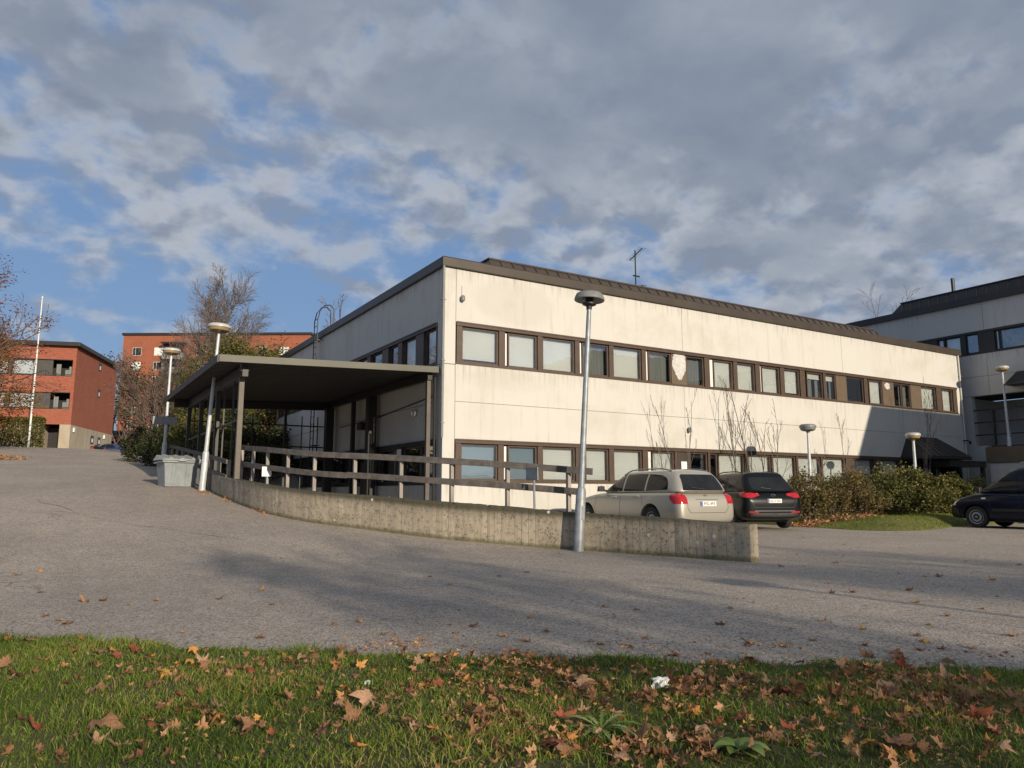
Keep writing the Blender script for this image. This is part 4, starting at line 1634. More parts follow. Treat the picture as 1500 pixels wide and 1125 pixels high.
def text_mesh(body, size, mat, name, parent, loc, rot):
    cu = bpy.data.curves.new('t', 'FONT')
    cu.body = body
    cu.size = size
    cu.align_x = 'CENTER'
    cu.align_y = 'CENTER'
    cu.extrude = .0008
    o = bpy.data.objects.new('t', cu)
    COL.objects.link(o)
    dg = bpy.context.evaluated_depsgraph_get()
    me = bpy.data.meshes.new_from_object(o.evaluated_get(dg))
    bpy.data.objects.remove(o)
    me.materials.clear()
    me.materials.append(mat)
    t = bpy.data.objects.new(name, me)
    COL.objects.link(t)
    t.parent = parent
    t.location = loc
    t.rotation_euler = rot
    return t


def wheel(root, x, y, r, wd, spokes, alloy):
    sgn = 1 if y > 0 else -1
    w = empty('wheel', (x, y, r))
    w.parent = root
    Mx = Matrix.Rotation(-sgn * math.pi / 2, 3, 'X')
    b = MB()
    h = wd / 2
    b.lathe([(r * .64, -h), (r * .9, -h), (r * .98, -h + .02), (r, -h * .4), (r, h * .4), (r * .98, h - .02), (r * .9, h), (r * .66, h), (r * .63, h - .03)], 30, (0, 0, 0), Mx)
    b.build('tyre', M['rubber'], w, smooth=.6)
    b = MB()
    if spokes:
        b.lathe([(r * .64, -h + .01), (r * .645, h - .012), (r * .60, h - .02), (r * .58, h - .07), (.02, h - .075)], 26, (0, 0, 0), Mx)
        for k in range(spokes):
            t = 2 * math.pi * k / spokes
            p0 = Mx @ Vector((.03 * math.cos(t), .03 * math.sin(t), h - .02))
            p1 = Mx @ Vector((r * .6 * math.cos(t), r * .6 * math.sin(t), h - .035))
            b.bar(p0, p1, .035, .04)
        b.lathe([(.05, h - .07), (.05, h - .01), (.02, h)], 12, (0, 0, 0), Mx)
    else:
        b.lathe([(r * .64, -h + .01), (r * .645, h - .012), (r * .60, h - .02), (r * .52, h - .05), (r * .42, h - .02), (r * .30, h - .012), (r * .26, h - .04), (r * .12, h - .045), (r * .10, h - .01), (.01, h - .008)], 26, (0, 0, 0), Mx)
    b.build('rim', M[alloy], w, smooth=.5)


def make_car(name, loc, heading, P, label, cat):
    root = empty(name, loc, label, cat, P.get('group'), rz=heading + math.pi / 2)
    paint = M[P['paint']]
    rows = []
    for (x, zb, zt, wl, wt, cr) in P['body']:
        hh = zt - zb
        half = [(0, zb), (wl * .8, zb), (wl * .96, zb + .06), (wl * .995, zb + hh * .28), (wl, zb + hh * .55), (wl * .985, zb + hh * .80), (wl * .965, zb + hh * .93), (wt, zt), (wt * .55, zt + cr * .8), (0, zt + cr)]
        ring = [(x, y, z) for y, z in half] + [(x, -y, z) for y, z in reversed(half[1:-1])]
        rows.append(ring)
    body = subdivided(loft(rows), 2)
    rings = []
    for (z, xr, xf, w, cr) in P['cabin']:
        # rounded plan outline, front to rear
        pts = []
        L = xf - xr
        for (fx, fy) in ((0, .0), (.0, .55), (.012, .86), (.05, .965), (.15, .99), (.4, 1.0), (.65, .985), (.88, .93), (.965, .80), (.995, .5), (1.0, .0)):
            pts.append((xr + L * fx, w * fy, z + cr * (1 - fy * fy)))
        ring = pts + [(x, -y, z_) for x, y, z_ in reversed(pts[1:-1])]
        rings.append(ring)
    cabin = subdivided(loft(rings), 2)
    wr = P['wr']
    cut = []
    for x in P['axles']:
        bm = bmesh.new()
        bmesh.ops.create_cone(bm, cap_ends=True, segments=40, radius1=wr * P.get('arch', 1.2), radius2=wr * P.get('arch', 1.2), depth=3.0, matrix=Matrix.Translation((x, 0, wr + .01)) @ Matrix.Rotation(math.pi / 2, 4, 'X'))
        me = bpy.data.meshes.new('c')
        bm.to_mesh(me)
        bm.free()
        cut.append(me)
    bv = mesh_bvh([body, cabin])
    body2 = boolean_cut(body.copy(), cut)
    for me, nm in ((body2, 'body'), (cabin, 'cabin')):
        me.materials.clear()
        me.materials.append(paint)
        me.polygons.foreach_set('use_smooth', [True] * len(me.polygons))
        me.set_sharp_from_angle(angle=.7)
        o = bpy.data.objects.new(nm, me)
        COL.objects.link(o)
        o.parent = root
    b = MB()
    for x in P['axles']:
        b.box(x - wr * 1.2, x + wr * 1.2, -P['W'] / 2 + .32, P['W'] / 2 - .32, .2, wr * 2.3)
    b.box(P['axles'][1] - .2, P['axles'][0] + .2, -P['W'] / 2 + .2, P['W'] / 2 - .2, .19, .4)
    b.build('underbody', M['black'], root)
    for x in P['axles']:
        for s in (1, -1):
            wheel(root, x, s * (P['W'] / 2 - .125), wr, .2, P.get('spokes', 0), P.get('rim', 'steel'))
    for (ax, nm, mt, poly) in P['patches']:
        off = .006
        if mt in ('seam', 'seam2'):
            off = .0025
        if nm in ('number_plate', 'plate_text'):
            off = .012
        o = patch(bv, poly, ax, nm, M['black' if mt.startswith('seam') else mt] if mt != 'paint' else paint, root, off)
    for fn in P.get('extra', ()):
        fn(root, bv)
    return root


def both(nm, mt, poly):
    return [('L', nm, mt, poly), ('R', nm, mt, poly)]


def strip(pts, w):
    """thin outline following a polyline, as quads"""
    out = []
    for (a, c) in zip(pts[:-1], pts[1:]):
        dx, dz = c[0] - a[0], c[1] - a[1]
        L = math.hypot(dx, dz)
        nx, nz = -dz / L * w / 2, dx / L * w / 2
        out.append([(a[0] - nx, a[1] - nz), (c[0] - nx, c[1] - nz), (c[0] + nx, c[1] + nz), (a[0] + nx, a[1] + nz)])
    return out


def plate_extra(text, z, y=0.0, w=.46, h=.115, tilt=0.0):
    def fn(root, bv):
        hit = bv.ray_cast(Vector((-5, y, z)), Vector((1, 0, 0)))
        x = hit[0].x - .018
        p = empty('number_plate', (x, y, z))
        p.parent = root
        p.rotation_euler = (0, tilt, 0)
        b = MB()
        b.box(-.004, .004, -w / 2, w / 2, -h / 2, h / 2)
        b.build('plate', M['plate_white'], p, bevel=.003)
        b = MB()
        b.box(-.006, -.0045, w / 2 - .055, w / 2 - .004, -h / 2 + .004, h / 2 - .004)
        b.build('country_strip', M['plate_blue'], p)
        text_mesh(text, h * .86, M['black'], 'lettering', p, (-.006, -.025, -.002), (math.pi / 2, 0, -math.pi / 2))
    return fn


def mirrors(x, y, z, mat):
    def fn(root, bv):
        for s in (1, -1):
            b = MB()
            b.hexa([(x - .07, s * y - .09, z - .06), (x + .09, s * y - .07, z - .06), (x + .09, s * y + .07, z - .06), (x - .07, s * y + .09, z - .06)],
                   [(x - .06, s * y - .09, z + .08), (x + .05, s * y - .06, z + .08), (x + .05, s * y + .06, z + .08), (x - .06, s * y + .09, z + .08)])
            b.bar((x, s * (y - .05), z - .02), (x + .02, s * (y - .22), z - .05), .05, .05)
            b.build('mirror', M[mat], root, bevel=.02)
    return fn


def handles(pts, mat):
    def fn(root, bv):
        for (x, z) in pts:
            for s in (1, -1):
                hit = bv.ray_cast(Vector((x, 3 * s, z)), Vector((0, -s, 0)))
                if hit[0] is None:
                    continue
                b = MB()
                y = hit[0].y + s * .018
                b.box(x - .1, x + .1, y - .014, y + .014, z - .018, z + .018)
                b.build('door_handle', M[mat], root, bevel=.01)
    return fn


def roof_rails(x0, x1, y, z, mat):
    def fn(root, bv):
        for s in (1, -1):
            b = MB()
            pts = []
            for t in np.linspace(0, 1, 12):
                x = x0 + (x1 - x0) * t
                hit = bv.ray_cast(Vector((x, s * y, 3)), Vector((0, 0, -1)))
                zz = hit[0].z if hit[0] is not None else z
                pts.append((x, s * y, zz + .015 + .05 * min(1, 5 * t, 5 * (1 - t))))
            b.tube(pts, .017, 8)
            b.build('roof_rail', M[mat], root, smooth=.7)
    return fn


def badge(z, y=0, w=.09, h=.05):
    def fn(root, bv):
        hit = bv.ray_cast(Vector((-5, y, z)), Vector((1, 0, 0)))
        b = MB()
        Mx = Matrix.Rotation(-math.pi / 2, 3, 'Y')
        ring = []
        for i in range(18):
            t = 2 * math.pi * i / 18
            ring.append((hit[0].x - .012, y + w / 2 * math.cos(t), z + h / 2 * math.sin(t)))
        b.tube(ring + [ring[0]], .007, 6)
        b.tube([(hit[0].x - .012, y, z - h / 2), (hit[0].x - .012, y, z + h / 2)], .006, 5)
        b.build('emblem', M['chrome'], root, smooth=.7)
    return fn


def wiper(z, span):
    def fn(root, bv):
        pts = []
        for t in np.linspace(0, 1, 6):
            y = .02 + span * t
            hit = bv.ray_cast(Vector((-5, y, z + .04 * t)), Vector((1, 0, 0)))
            if hit[0] is not None:
                pts.append(hit[0] + Vector((-.022, 0, 0)))
        b = MB()
        b.tube(pts, .011, 5)
        b.build('rear_wiper', M['black'], root)
    return fn


def seams(side_lines, rear_lines, w=.009):
    out = []
    for ln in side_lines:
        for q_ in strip(ln, w):
            out += both('panel_gap', 'seam', q_)
    for ln in rear_lines:
        for q_ in strip(ln, w):
            out.append(('B', 'panel_gap', 'seam', q_))
    return out


# champagne estate car
WAG = dict(paint='paint_beige', W=1.76, wr=.315, axles=(1.38, -1.32), spokes=0, rim='steel',
           body=[(-2.34, .36, .60, .60, .56, .0), (-2.335, .30, .72, .76, .70, .0), (-2.27, .25, .90, .845, .78, .0), (-2.05, .20, .965, .872, .80, .01), (-1.3, .19, .965, .88, .80, .01), (0.0, .19, .95, .88, .80, .02), (.75, .19, .94, .88, .79, .05), (1.25, .20, .90, .875, .74, .06), (1.8, .22, .81, .855, .70, .06), (2.12, .24, .72, .80, .62, .05), (2.30, .28, .60, .66, .52, .03), (2.345, .34, .52, .5, .42, .0)],
           cabin=[(.90, -2.26, 1.15, .80, .0), (1.0, -2.24, .98, .785, .0), (1.2, -2.13, .62, .715, .0), (1.37, -1.99, .28, .635, .01), (1.445, -1.86, .10, .575, .02), (1.475, -1.62, -.1, .47, .03), (1.485, -1.2, -.4, .25, .03)],
           patches=both('side_window', 'car_glass', [(.70, .985), (.70, 1.05), (.30, 1.31), (.12, 1.37), (-.06, 1.385), (-.09, .985)]) + both('side_window', 'car_glass', [(-.16, .985), (-.13, 1.39), (-.62, 1.405), (-.98, 1.395), (-.99, .99)]) + both('side_window', 'car_glass', [(-1.06, .99), (-1.05, 1.39), (-1.50, 1.365), (-1.70, 1.30), (-1.80, 1.20), (-1.84, 1.02)])
           + [('B', 'rear_window', 'car_glass', [(-.60, 1.0), (.60, 1.0), (.52, 1.33), (.46, 1.37), (-.46, 1.37), (-.52, 1.33)])]
           + [('F', 'windscreen', 'car_glass', [(-.66, 1.0), (.66, 1.0), (.50, 1.38), (-.50, 1.38)])]
           + both('tail_light', 'red_lamp', [(-2.29, .70), (-2.29, .955), (-2.16, .955), (-1.98, .945), (-2.02, .80), (-2.14, .70)])
           + [('B', 'tail_light', 'red_lamp', [(s * .845, .70), (s * .60, .70), (s * .58, .84), (s * .62, .95), (s * .80, .955)]) for s in (1, -1)]
           + both('side_strip', 'paint', [(-2.2, .52), (-2.2, .56), (-1.7, .56), (-1.7, .52)])
           + [('F', 'headlight', 'clear_lamp', [(s * .75, .60), (s * .48, .58), (s * .52, .70), (s * .70, .74)]) for s in (1, -1)]
           + seams([[(.96, .34), (.99, .62), (.90, .93)], [(-.10, .30), (-.12, .62), (-.125, .96)], [(-.98, .95), (-1.02, .78), (-1.02, .66)], [(.80, .26), (-.9, .26)]],
                   [[(-.62, .985), (.62, .985)], [(-.58, .985), (-.60, .60), (-.52, .50)], [(.58, .985), (.60, .60), (.52, .50)], [(-.52, .50), (.52, .50)], [(-.34, .80), (.34, .80)]]),
           extra=[plate_extra('FFG-493', .70, 0, .46, .112), mirrors(.60, .94, 1.04, 'black'), handles([(.12, .85), (-.78, .87)], 'paint_beige'), roof_rails(-1.75, .1, .53, 1.46, 'steel'), badge(.88, 0, .085, .06), wiper(1.03, .36)])
wagon = make_car('parked_car', (4.30, -3.62, .05), R(-3.8), WAG, 'champagne-coloured estate car with roof rails, parked between retaining wall and white facade', 'car')

wagon.scale = (1.05, 1.05, 1.05)
SUV = dict(paint='paint_black', W=1.855, wr=.345, axles=(1.33, -1.31), spokes=10, rim='steel', arch=1.12,
           body=[(-2.21, .42, .70, .62, .55, .0), (-2.20, .34, .84, .79, .72, .0), (-2.12, .29, 1.02, .885, .80, .0), (-1.9, .25, 1.08, .92, .83, .0), (-1.3, .23, 1.075, .928, .83, .0), (0, .22, 1.03, .928, .83, .0), (.7, .22, 1.01, .925, .82, .03), (1.3, .24, .98, .92, .78, .06), (1.75, .26, .91, .89, .72, .06), (2.05, .28, .80, .82, .62, .04), (2.2, .33, .66, .66, .5, .02), (2.22, .4, .58, .5, .42, 0)],
           cabin=[(.98, -2.16, 1.12, .84, .0), (1.10, -2.10, .93, .82, .0), (1.30, -1.92, .60, .745, .0), (1.47, -1.76, .30, .67, .01), (1.565, -1.72, .10, .61, .02), (1.60, -1.66, -.1, .50, .03), (1.61, -1.1, -.4, .25, .03)],
           patches=both('side_window', 'car_glass', [(.68, 1.06), (.34, 1.34), (.12, 1.46), (-.06, 1.48), (-.08, 1.09)]) + both('side_window', 'car_glass', [(-.15, 1.09), (-.13, 1.485), (-.62, 1.48), (-.86, 1.45), (-.98, 1.14)]) + both('side_window', 'car_glass', [(-1.04, 1.16), (-.92, 1.44), (-1.30, 1.40), (-1.52, 1.33), (-1.36, 1.20)])
           + [('B', 'rear_window', 'car_glass', [(-.58, 1.12), (-.3, 1.08), (.3, 1.08), (.58, 1.12), (.60, 1.30), (.52, 1.46), (-.52, 1.46), (-.60, 1.30)])]
           + [('B', 'tail_light', 'red_lamp', [(s * .90, .90), (s * .66, .88), (s * .42, .95), (s * .44, 1.0), (s * .70, 1.045), (s * .88, 1.05)]) for s in (1, -1)]
           + both('tail_light', 'red_lamp', [(-2.2, .90), (-2.2, 1.05), (-1.88, 1.065), (-1.80, 1.02), (-1.95, .91)])
           + [('B', 'reflector', 'red_lamp', [(s * .78, .475), (s * .50, .465), (s * .50, .50), (s * .78, .515)]) for s in (1, -1)]
           + [('B', 'bumper_trim', 'black', [(-.80, .36), (.80, .36), (.84, .46), (-.84, .46)])]
           + [('B', 'chrome_strip', 'chrome', [(-.62, .515), (.62, .515), (.62, .53), (-.62, .53)])]
           + both('wheel_arch_trim', 'black', [(-1.75, .30), (-2.05, .32), (-1.9, .5), (-1.72, .5)])
           + seams([[(.95, .34), (.98, .7), (.88, 1.0)], [(-.10, .30), (-.12, 1.06)], [(-1.0, 1.08), (-1.05, .82)]],
                   [[(-.66, 1.06), (-.70, .80), (-.60, .62)], [(.66, 1.06), (.70, .80), (.60, .62)], [(-.60, .62), (.60, .62)]]),
           extra=[plate_extra('GLU-561', .80, 0, .44, .112), mirrors(.62, 1.04, 1.12, 'paint_black'), handles([(.12, .93), (-.80, .97)], 'paint_black'), roof_rails(-1.5, .1, .56, 1.58, 'black'), badge(.955, 0, .13, .055), wiper(1.13, .3)])
make_car('parked_car', (8.72, -2.78, .02), R(-19.5), SUV, 'black crossover with red tail lights, parked askew beside the shrubs', 'car')

VAN = dict(paint='paint_navy', W=1.79, wr=.325, axles=(1.34, -1.34), spokes=0, rim='steel', arch=1.14,
           body=[(-2.20, .36, .9, .75, .70, .0), (-2.19, .28, 1.02, .86, .80, .0), (-1.9, .22, 1.06, .89, .84, .0), (-1.3, .20, 1.06, .895, .84, .0), (0, .20, 1.05, .895, .84, .0), (.7, .20, 1.04, .895, .83, .02), (1.2, .21, 1.03, .89, .78, .06), (1.65, .23, .96, .88, .74, .08), (1.95, .25, .83, .85, .68, .07), (2.14, .28, .66, .74, .55, .03), (2.2, .34, .56, .58, .45, .0)],
           cabin=[(.98, -2.16, 1.55, .83, .0), (1.10, -2.16, 1.40, .825, .0), (1.35, -2.15, 1.02, .80, .0), (1.62, -2.12, .60, .74, .01), (1.74, -2.08, .38, .69, .02), (1.79, -2.0, .1, .56, .03), (1.81, -1.6, -.4, .3, .02)],
           patches=both('side_window', 'car_glass', [(1.30, 1.08), (.92, 1.36), (.60, 1.58), (.36, 1.66), (.18, 1.66), (.18, 1.06)]) + both('quarter_window', 'car_glass', [(1.52, 1.06), (1.36, 1.07), (1.10, 1.24), (1.14, 1.27)])
           + [('F', 'windscreen', 'car_glass', [(-.70, 1.12), (.70, 1.12), (.58, 1.66), (-.58, 1.66)])]
           + [('F', 'headlight', 'clear_lamp', [(s * .83, .66), (s * .56, .66), (s * .56, .80), (s * .70, .90), (s * .80, .90)]) for s in (1, -1)]
           + both('headlight', 'clear_lamp', [(2.12, .68), (2.10, .80), (1.86, .93), (1.80, .92), (1.92, .74)])
           + both('bumper', 'black', [(2.19, .30), (2.19, .60), (2.05, .62), (1.86, .58), (1.82, .30)])
           + both('side_repeater', 'clear_lamp', [(1.02, .86), (1.02, .90), (1.14, .90), (1.14, .86)])
           + both('side_strip', 'black', [(.86, .50), (.86, .58), (-.8, .58), (-.8, .50)])
           + seams([[(.92, .26), (.92, .8), (1.08, 1.04)], [(.12, .26), (.10, 1.04)], [(1.30, .98), (1.82, .92)], [(-.85, .3), (-.85, 1.6)]], []),
           extra=[mirrors(1.12, 1.02, 1.14, 'black'), handles([(.26, .96), (-.02, .96)], 'black')])
make_car('parked_van', (15.45, -8.2, 0), R(0), VAN, 'dark navy van with steel wheels parked nose towards the shrubs at the right edge', 'van')

SED = dict(paint='paint_blue', W=1.74, wr=.31, axles=(1.3, -1.3), spokes=5, rim='steel',
           body=WAG['body'], cabin=[(.92, -1.75, 1.1, .79, .0), (1.0, -1.68, .95, .775, .0), (1.2, -1.32, .60, .70, .0), (1.36, -.98, .28, .62, .01), (1.42, -.8, .1, .55, .02), (1.44, -.6, -.1, .4, .02)],
           patches=both('side_window', 'car_glass', [(.66, .99), (.28, 1.30), (-.02, 1.33), (-.04, .99)]) + both('side_window', 'car_glass', [(-.12, .99), (-.1, 1.33), (-.75, 1.31), (-1.1, 1.02)]) + [('F', 'windscreen', 'car_glass', [(-.64, 1.0), (.64, 1.0), (.50, 1.34), (-.50, 1.34)]), ('B', 'rear_window', 'car_glass', [(-.6, 1.0), (.6, 1.0), (.48, 1.34), (-.48, 1.34)])]
           + [('F', 'headlight', 'clear_lamp', [(s * .75, .60), (s * .48, .58), (s * .52, .70), (s * .70, .74)]) for s in (1, -1)]
           + [('B', 'tail_light', 'red_lamp', [(s * .845, .70), (s * .56, .70), (s * .58, .86), (s * .80, .86)]) for s in (1, -1)], extra=[])
x, y = cam2w(-40.6, 74.5)
make_car('parked_car', (x, y, zroad(y) - .45), R(60), SED, 'small dark blue car beyond the crest, beside the near brick house', 'car')
SED2 = dict(SED, paint='paint_black')
x, y = cam2w(-42.6, 73.2)
make_car('parked_car', (x, y, zroad(y) - .35), R(40), SED2, 'small black car beyond the crest, in front of the brick house plinth', 'car')

# ------------------------------------------------------------------ brick houses behind
hx, hy = cam2w(-39.5, 66.0)
house = empty('brick_apartment_house', (hx, hy, 4.7), 'three storey red brick apartment house with white blinds and concrete plinth at left', 'apartment house', rz=R(-18.5))
HW, HD = 26.0, 12.3
bw = MB()
Z = (2.38, 3.75, 5.27, 6.73, 8.25, 9.45)     # brick from, lower band, brick, upper band, brick, roof
for (z0, z1) in ((Z[0], Z[1]), (Z[2], Z[3]), (Z[4], Z[5])):
    bw.box(-HW, 0, 0, .35, z0, z1)
for (z0, z1) in ((Z[1], Z[2]), (Z[3], Z[4])):
    bw.box(-.26, 0, .0, .35, z0, z1)
bw.box(-.35, 0, .351, HD - .351, Z[0], Z[5])
bw.box(-HW, 0, HD - .35, HD, Z[0], Z[5])
bw.box(-HW, -HW + .35, .351, HD - .351, Z[0], Z[5])
bw.build('brick_wall', M['brick'], house)
b = MB()
b.box(-.9, -.01, .02, .35, -1.5, Z[0] - .003)
b.box(-HW, -2.45, .02, .35, -1.5, Z[0] - .003)
b.box(-.35, -.012, .351, HD - .02, -1.5, Z[0] - .003)
b.box(-2.6, -2.45, .36, 2.6, -1.5, Z[0] - .003)
b.build('plinth', M['concrete'], house)
b = MB()
b.box(-2.44, -.9, 2.0, 2.1, -1.5, Z[0] - .2)
dr = b.build('entrance', M['dark'], house)
b = MB()
b.box(-2.0, -1.2, 1.95, 1.99, .1, 1.9)
b.build('door', M['dark_post'], dr)
b = MB()
for (z0, z1) in ((Z[1], Z[2]), (Z[3], Z[4])):
    for x0 in np.arange(-HW, -.3, 8.0):
        pass
    b.box(-HW + .4, -.27, 1.6, 1.7, z0 - .2, z1 + .2)
    b.box(-HW + .4, -.27, .36, 1.59, z0 - .2, z0 - .02)
    b.box(-HW + .4, -.27, .36, 1.59, z1 + .02, z1 + .2)
b.build('interior', M['dark'], house)
for (z0, z1) in ((Z[1], Z[2]), (Z[3], Z[4])):
    x = -.26
    cells = [('balcony', 1.62), ('panel', 1.35), ('win', 1.95), ('gap', .22), ('win', 2.5), ('panel', 1.2), ('win', 1.95), ('gap', .2), ('win', 2.0), ('balcony', 1.7), ('panel', 1.3), ('win', 2.0), ('win', 2.2), ('panel', 1.2), ('win', 2.0)]
    for kind, wd in cells:
        x0, x1 = x - wd, x
        x = x0
        if kind in ('panel', 'gap'):
            b = MB()
            n = max(1, int(wd / .15))
            for i in range(n):
                b.box(x0 + wd * i / n, x0 + wd * (i + 1) / n - .012, .1 + .012 * (i % 2), .2, z0 + .06, z1 - .06)
            b.build('timber_panel', M['slate_panel'] if 'slate_panel' in M else M['dark_post'], house)
        elif kind == 'win':
            b = MB()
            b.box(x0, x0 + .09, .08, .2, z0 + .06, z1 - .06)
            b.box(x1 - .09, x1, .08, .2, z0 + .06, z1 - .06)
            b.box(x0 + .09, x1 - .09, .08, .2, z0 + .06, z0 + .15)
            b.box(x0 + .09, x1 - .09, .08, .2, z1 - .15, z1 - .06)
            f = b.build('window', M['dark_post'], house)
            p = MB()
            p.box(x0 + .08, x1 - .08, .20, .21, z0 + .14, z1 - .14)
            p.build('blind', M['white_paint'], f)
            p = MB()
            p.box(x0 + .08, x1 - .08, .14, .146, z0 + .14, z1 - .14)
            p.build('pane', M['glass'], f)
        else:
            b = MB()
            b.box(x0 + .02, x1 - .02, .06, .1, z0 + .14, z0 + .19)
            for t in np.linspace(x0 + .05, x1 - .05, 12):
                b.box(t - .01, t + .01, .07, .09, z0, z0 + .14)
            bal = b.build('balcony_rail', M['dark_post'], house)
            p = MB()
            p.box(x0 + .12, x0 + .5, .6, .65, z0 + .1, z1 - .35)
            p.box(x1 - .55, x1 - .25, .9, .95, z0 + .1, z1 - .5)
            p.box(x0 + .65, x1 - .6, 1.2, 1.25, z0 + .1, z0 + .75)
            p.build('balcony_curtain', M['curtain'], bal)
for z in (Z[1], Z[2], Z[3], Z[4]):
    up = z in (Z[2], Z[4])
    b = MB()
    b.box(-HW, -.262, -.02, .22, z - (.06 if up else -.003), z + (-.003 if up else .06))
    b.build('window_trim', M['dark_post'], house)
b = MB()
b.box(-HW - .3, .35, -.5, HD + .3, Z[5] + .003, Z[5] + .36)
rfh = b.build('roof', M['roof_dark'], house, bevel=.02)
b = MB()
b.box(-6.2, -5.6, 5, 5.6, Z[5] + .36, Z[5] + 1.35)
b.box(-1.9, -.9, 7.5, 8.5, Z[5] + .36, Z[5] + .8)
b.build('chimney', M['white_paint'], rfh)
for (v, z, ww) in ((6.6, 5.7, .75), (6.3, 8.3, .75), (5.6, 1.05, .85), (7.7, 1.05, .85)):
    b = MB()
    b.box(-.0, .03, v, v + ww, z, z + .07)
    b.box(-.0, .03, v, v + ww, z + .69, z + .76)
    b.box(-.0, .03, v, v + .07, z + .071, z + .689)
    b.box(-.0, .03, v + ww - .07, v + ww, z + .071, z + .689)
    f = b.build('window', M['dark_post'], house)
    p = MB()
    p.box(.004, .01, v + .07, v + ww - .07, z + .07, z + .69)
    p.build('pane', M['car_glass'], f)
    p = MB()
    p.box(.011, .016, v + .3, v + ww - .1, z + .12, z + .5)
    p.build('blind', M['blind'], f)
for v in (.6, 9.4):
    b = MB()
    b.box(.0, .14, v, v + .2, 1.75, 2.15)
    b.build('wall_lamp', M['white_paint'], house, bevel=.03)

tx, ty = cam2w(-75.0, 140.0)
tower = empty('brick_tower_block', (tx, ty, 9.0), 'tall orange-red brick apartment block with grey balconies, far behind the trees', 'apartment block')
tower.rotation_euler = (0, 0, R(-31.3) + R(-1.0))
TW, TD, TH = 36.3, 14.0, 22.1
b = MB()
b.box(0, TW, 0, TD, 0, TH)
b.build('brick_wall', M['brick_far'], tower)
b = MB()
b.box(-.25, TW + .25, -.25, TD + .25, TH + .003, TH + .45)
b.build('roof', M['roof_dark'], tower)
for s_ in range(7):
    z = TH - 3.9 - s_ * 2.83
    for x in (2.0, 6.2, 14.5, 18.0, 22.5, 26.5, 30.5, 33.5):
        b = MB()
        b.box(x - .06, x + 1.66, -.03, .0 - .002, z - .06, z)
        b.box(x - .06, x + 1.66, -.03, -.002, z + 1.45, z + 1.51)
        b.box(x - .06, x, -.03, -.002, z + .001, z + 1.449)
        b.box(x + 1.6, x + 1.66, -.03, -.002, z + .001, z + 1.449)
        b.box(x + .5, x + .56, -.03, -.002, z + .001, z + 1.449)
        f = b.build('window', M['white_paint'], tower)
        p = MB()
        p.box(x + .001, x + 1.599, -.012, -.004, z + .001, z + 1.449)
        p.build('pane', M['car_glass'] if (s_ + int(x)) % 3 else M['blind'], f)
    b = MB()
    b.box(8.4, 12.3, -1.5, -.004, z - 1.0, z - .8)
    b.box(8.4, 12.3, -1.5, -1.42, z - .799, z + .25)
    b.box(8.4, 8.48, -1.419, -.004, z - .799, z + .25)
    b.box(12.22, 12.3, -1.419, -.004, z - .799, z + .25)
    f = b.build('balcony', M['bin'], tower)
    p = MB()
    p.box(8.5, 12.2, -.9, -.85, z + .3, z + 1.5)
    p.build('balcony_glazing', M['car_glass'], f)
    b = MB()
    b.box(-1.0, -.004, 2.0, 5.5, z - .9, z + .3)
    b.build('balcony', M['dark_post'], tower)
b = MB()
b.box(8.1, 12.6, -1.7, -.004, TH - 1.9, TH - 1.6)
b.build('balcony_roof', M['roof_dark'], tower)

cx_, cy_ = cam2w(-52.5, 100.0)
port = empty('carport', (cx_, cy_, zroad(cy_) - .7), 'open carport with dark flat roof and dull red edge beyond the crest of the road', 'carport', rz=R(-28))
b = MB()
b.box(-5.5, 9.5, -.2, 6, 2.75, 3.9)
b.build('roof', M['roof_dark'], port)
b = MB()
b.box(-5.55, 9.55, -.28, -.203, 2.5, 3.0)
b.build('fascia', simple('dull_red_paint', (.13, .03, .025), .6), port)
b = MB()
b.box(-5.4, 9.4, 5.5, 5.7, 0, 2.74)
b.build('back_wall', M['dark_wood'], port)
for x in (-5.2, -2.2, .8, 3.8, 6.8, 9.2):
    b = MB()
    b.box(x - .09, x + .09, 0, .18, -.2, 2.49)
    b.build('post', M['post_wood'], port)

# flagpole
fx, fy = cam2w(-35.6, 54.5)
fp = empty('flagpole', (fx, fy, 4.6), 'tall thin white flagpole in front of the red brick house', 'flagpole')
b = MB()
b.tube([(0, 0, -.3), (0, 0, 5), (0, 0, 11.0)], [.075, .062, .035], 10)
b.build('pole', M['white_paint'], fp, smooth=.7)
b = MB()
b.lathe([(.02, 11.0), (.075, 11.05), (.075, 11.12), (.02, 11.18)], 10)
b.build('finial', M['white_paint'], fp, smooth=.7)

# ------------------------------------------------------------------ trees
def perp(d, q):
    a = Vector((q.gauss(0, 1), q.gauss(0, 1), q.gauss(0, 1)))
    a -= d * a.dot(d)
    return a.normalized() if a.length > 1e-6 else Vector((1, 0, 0))


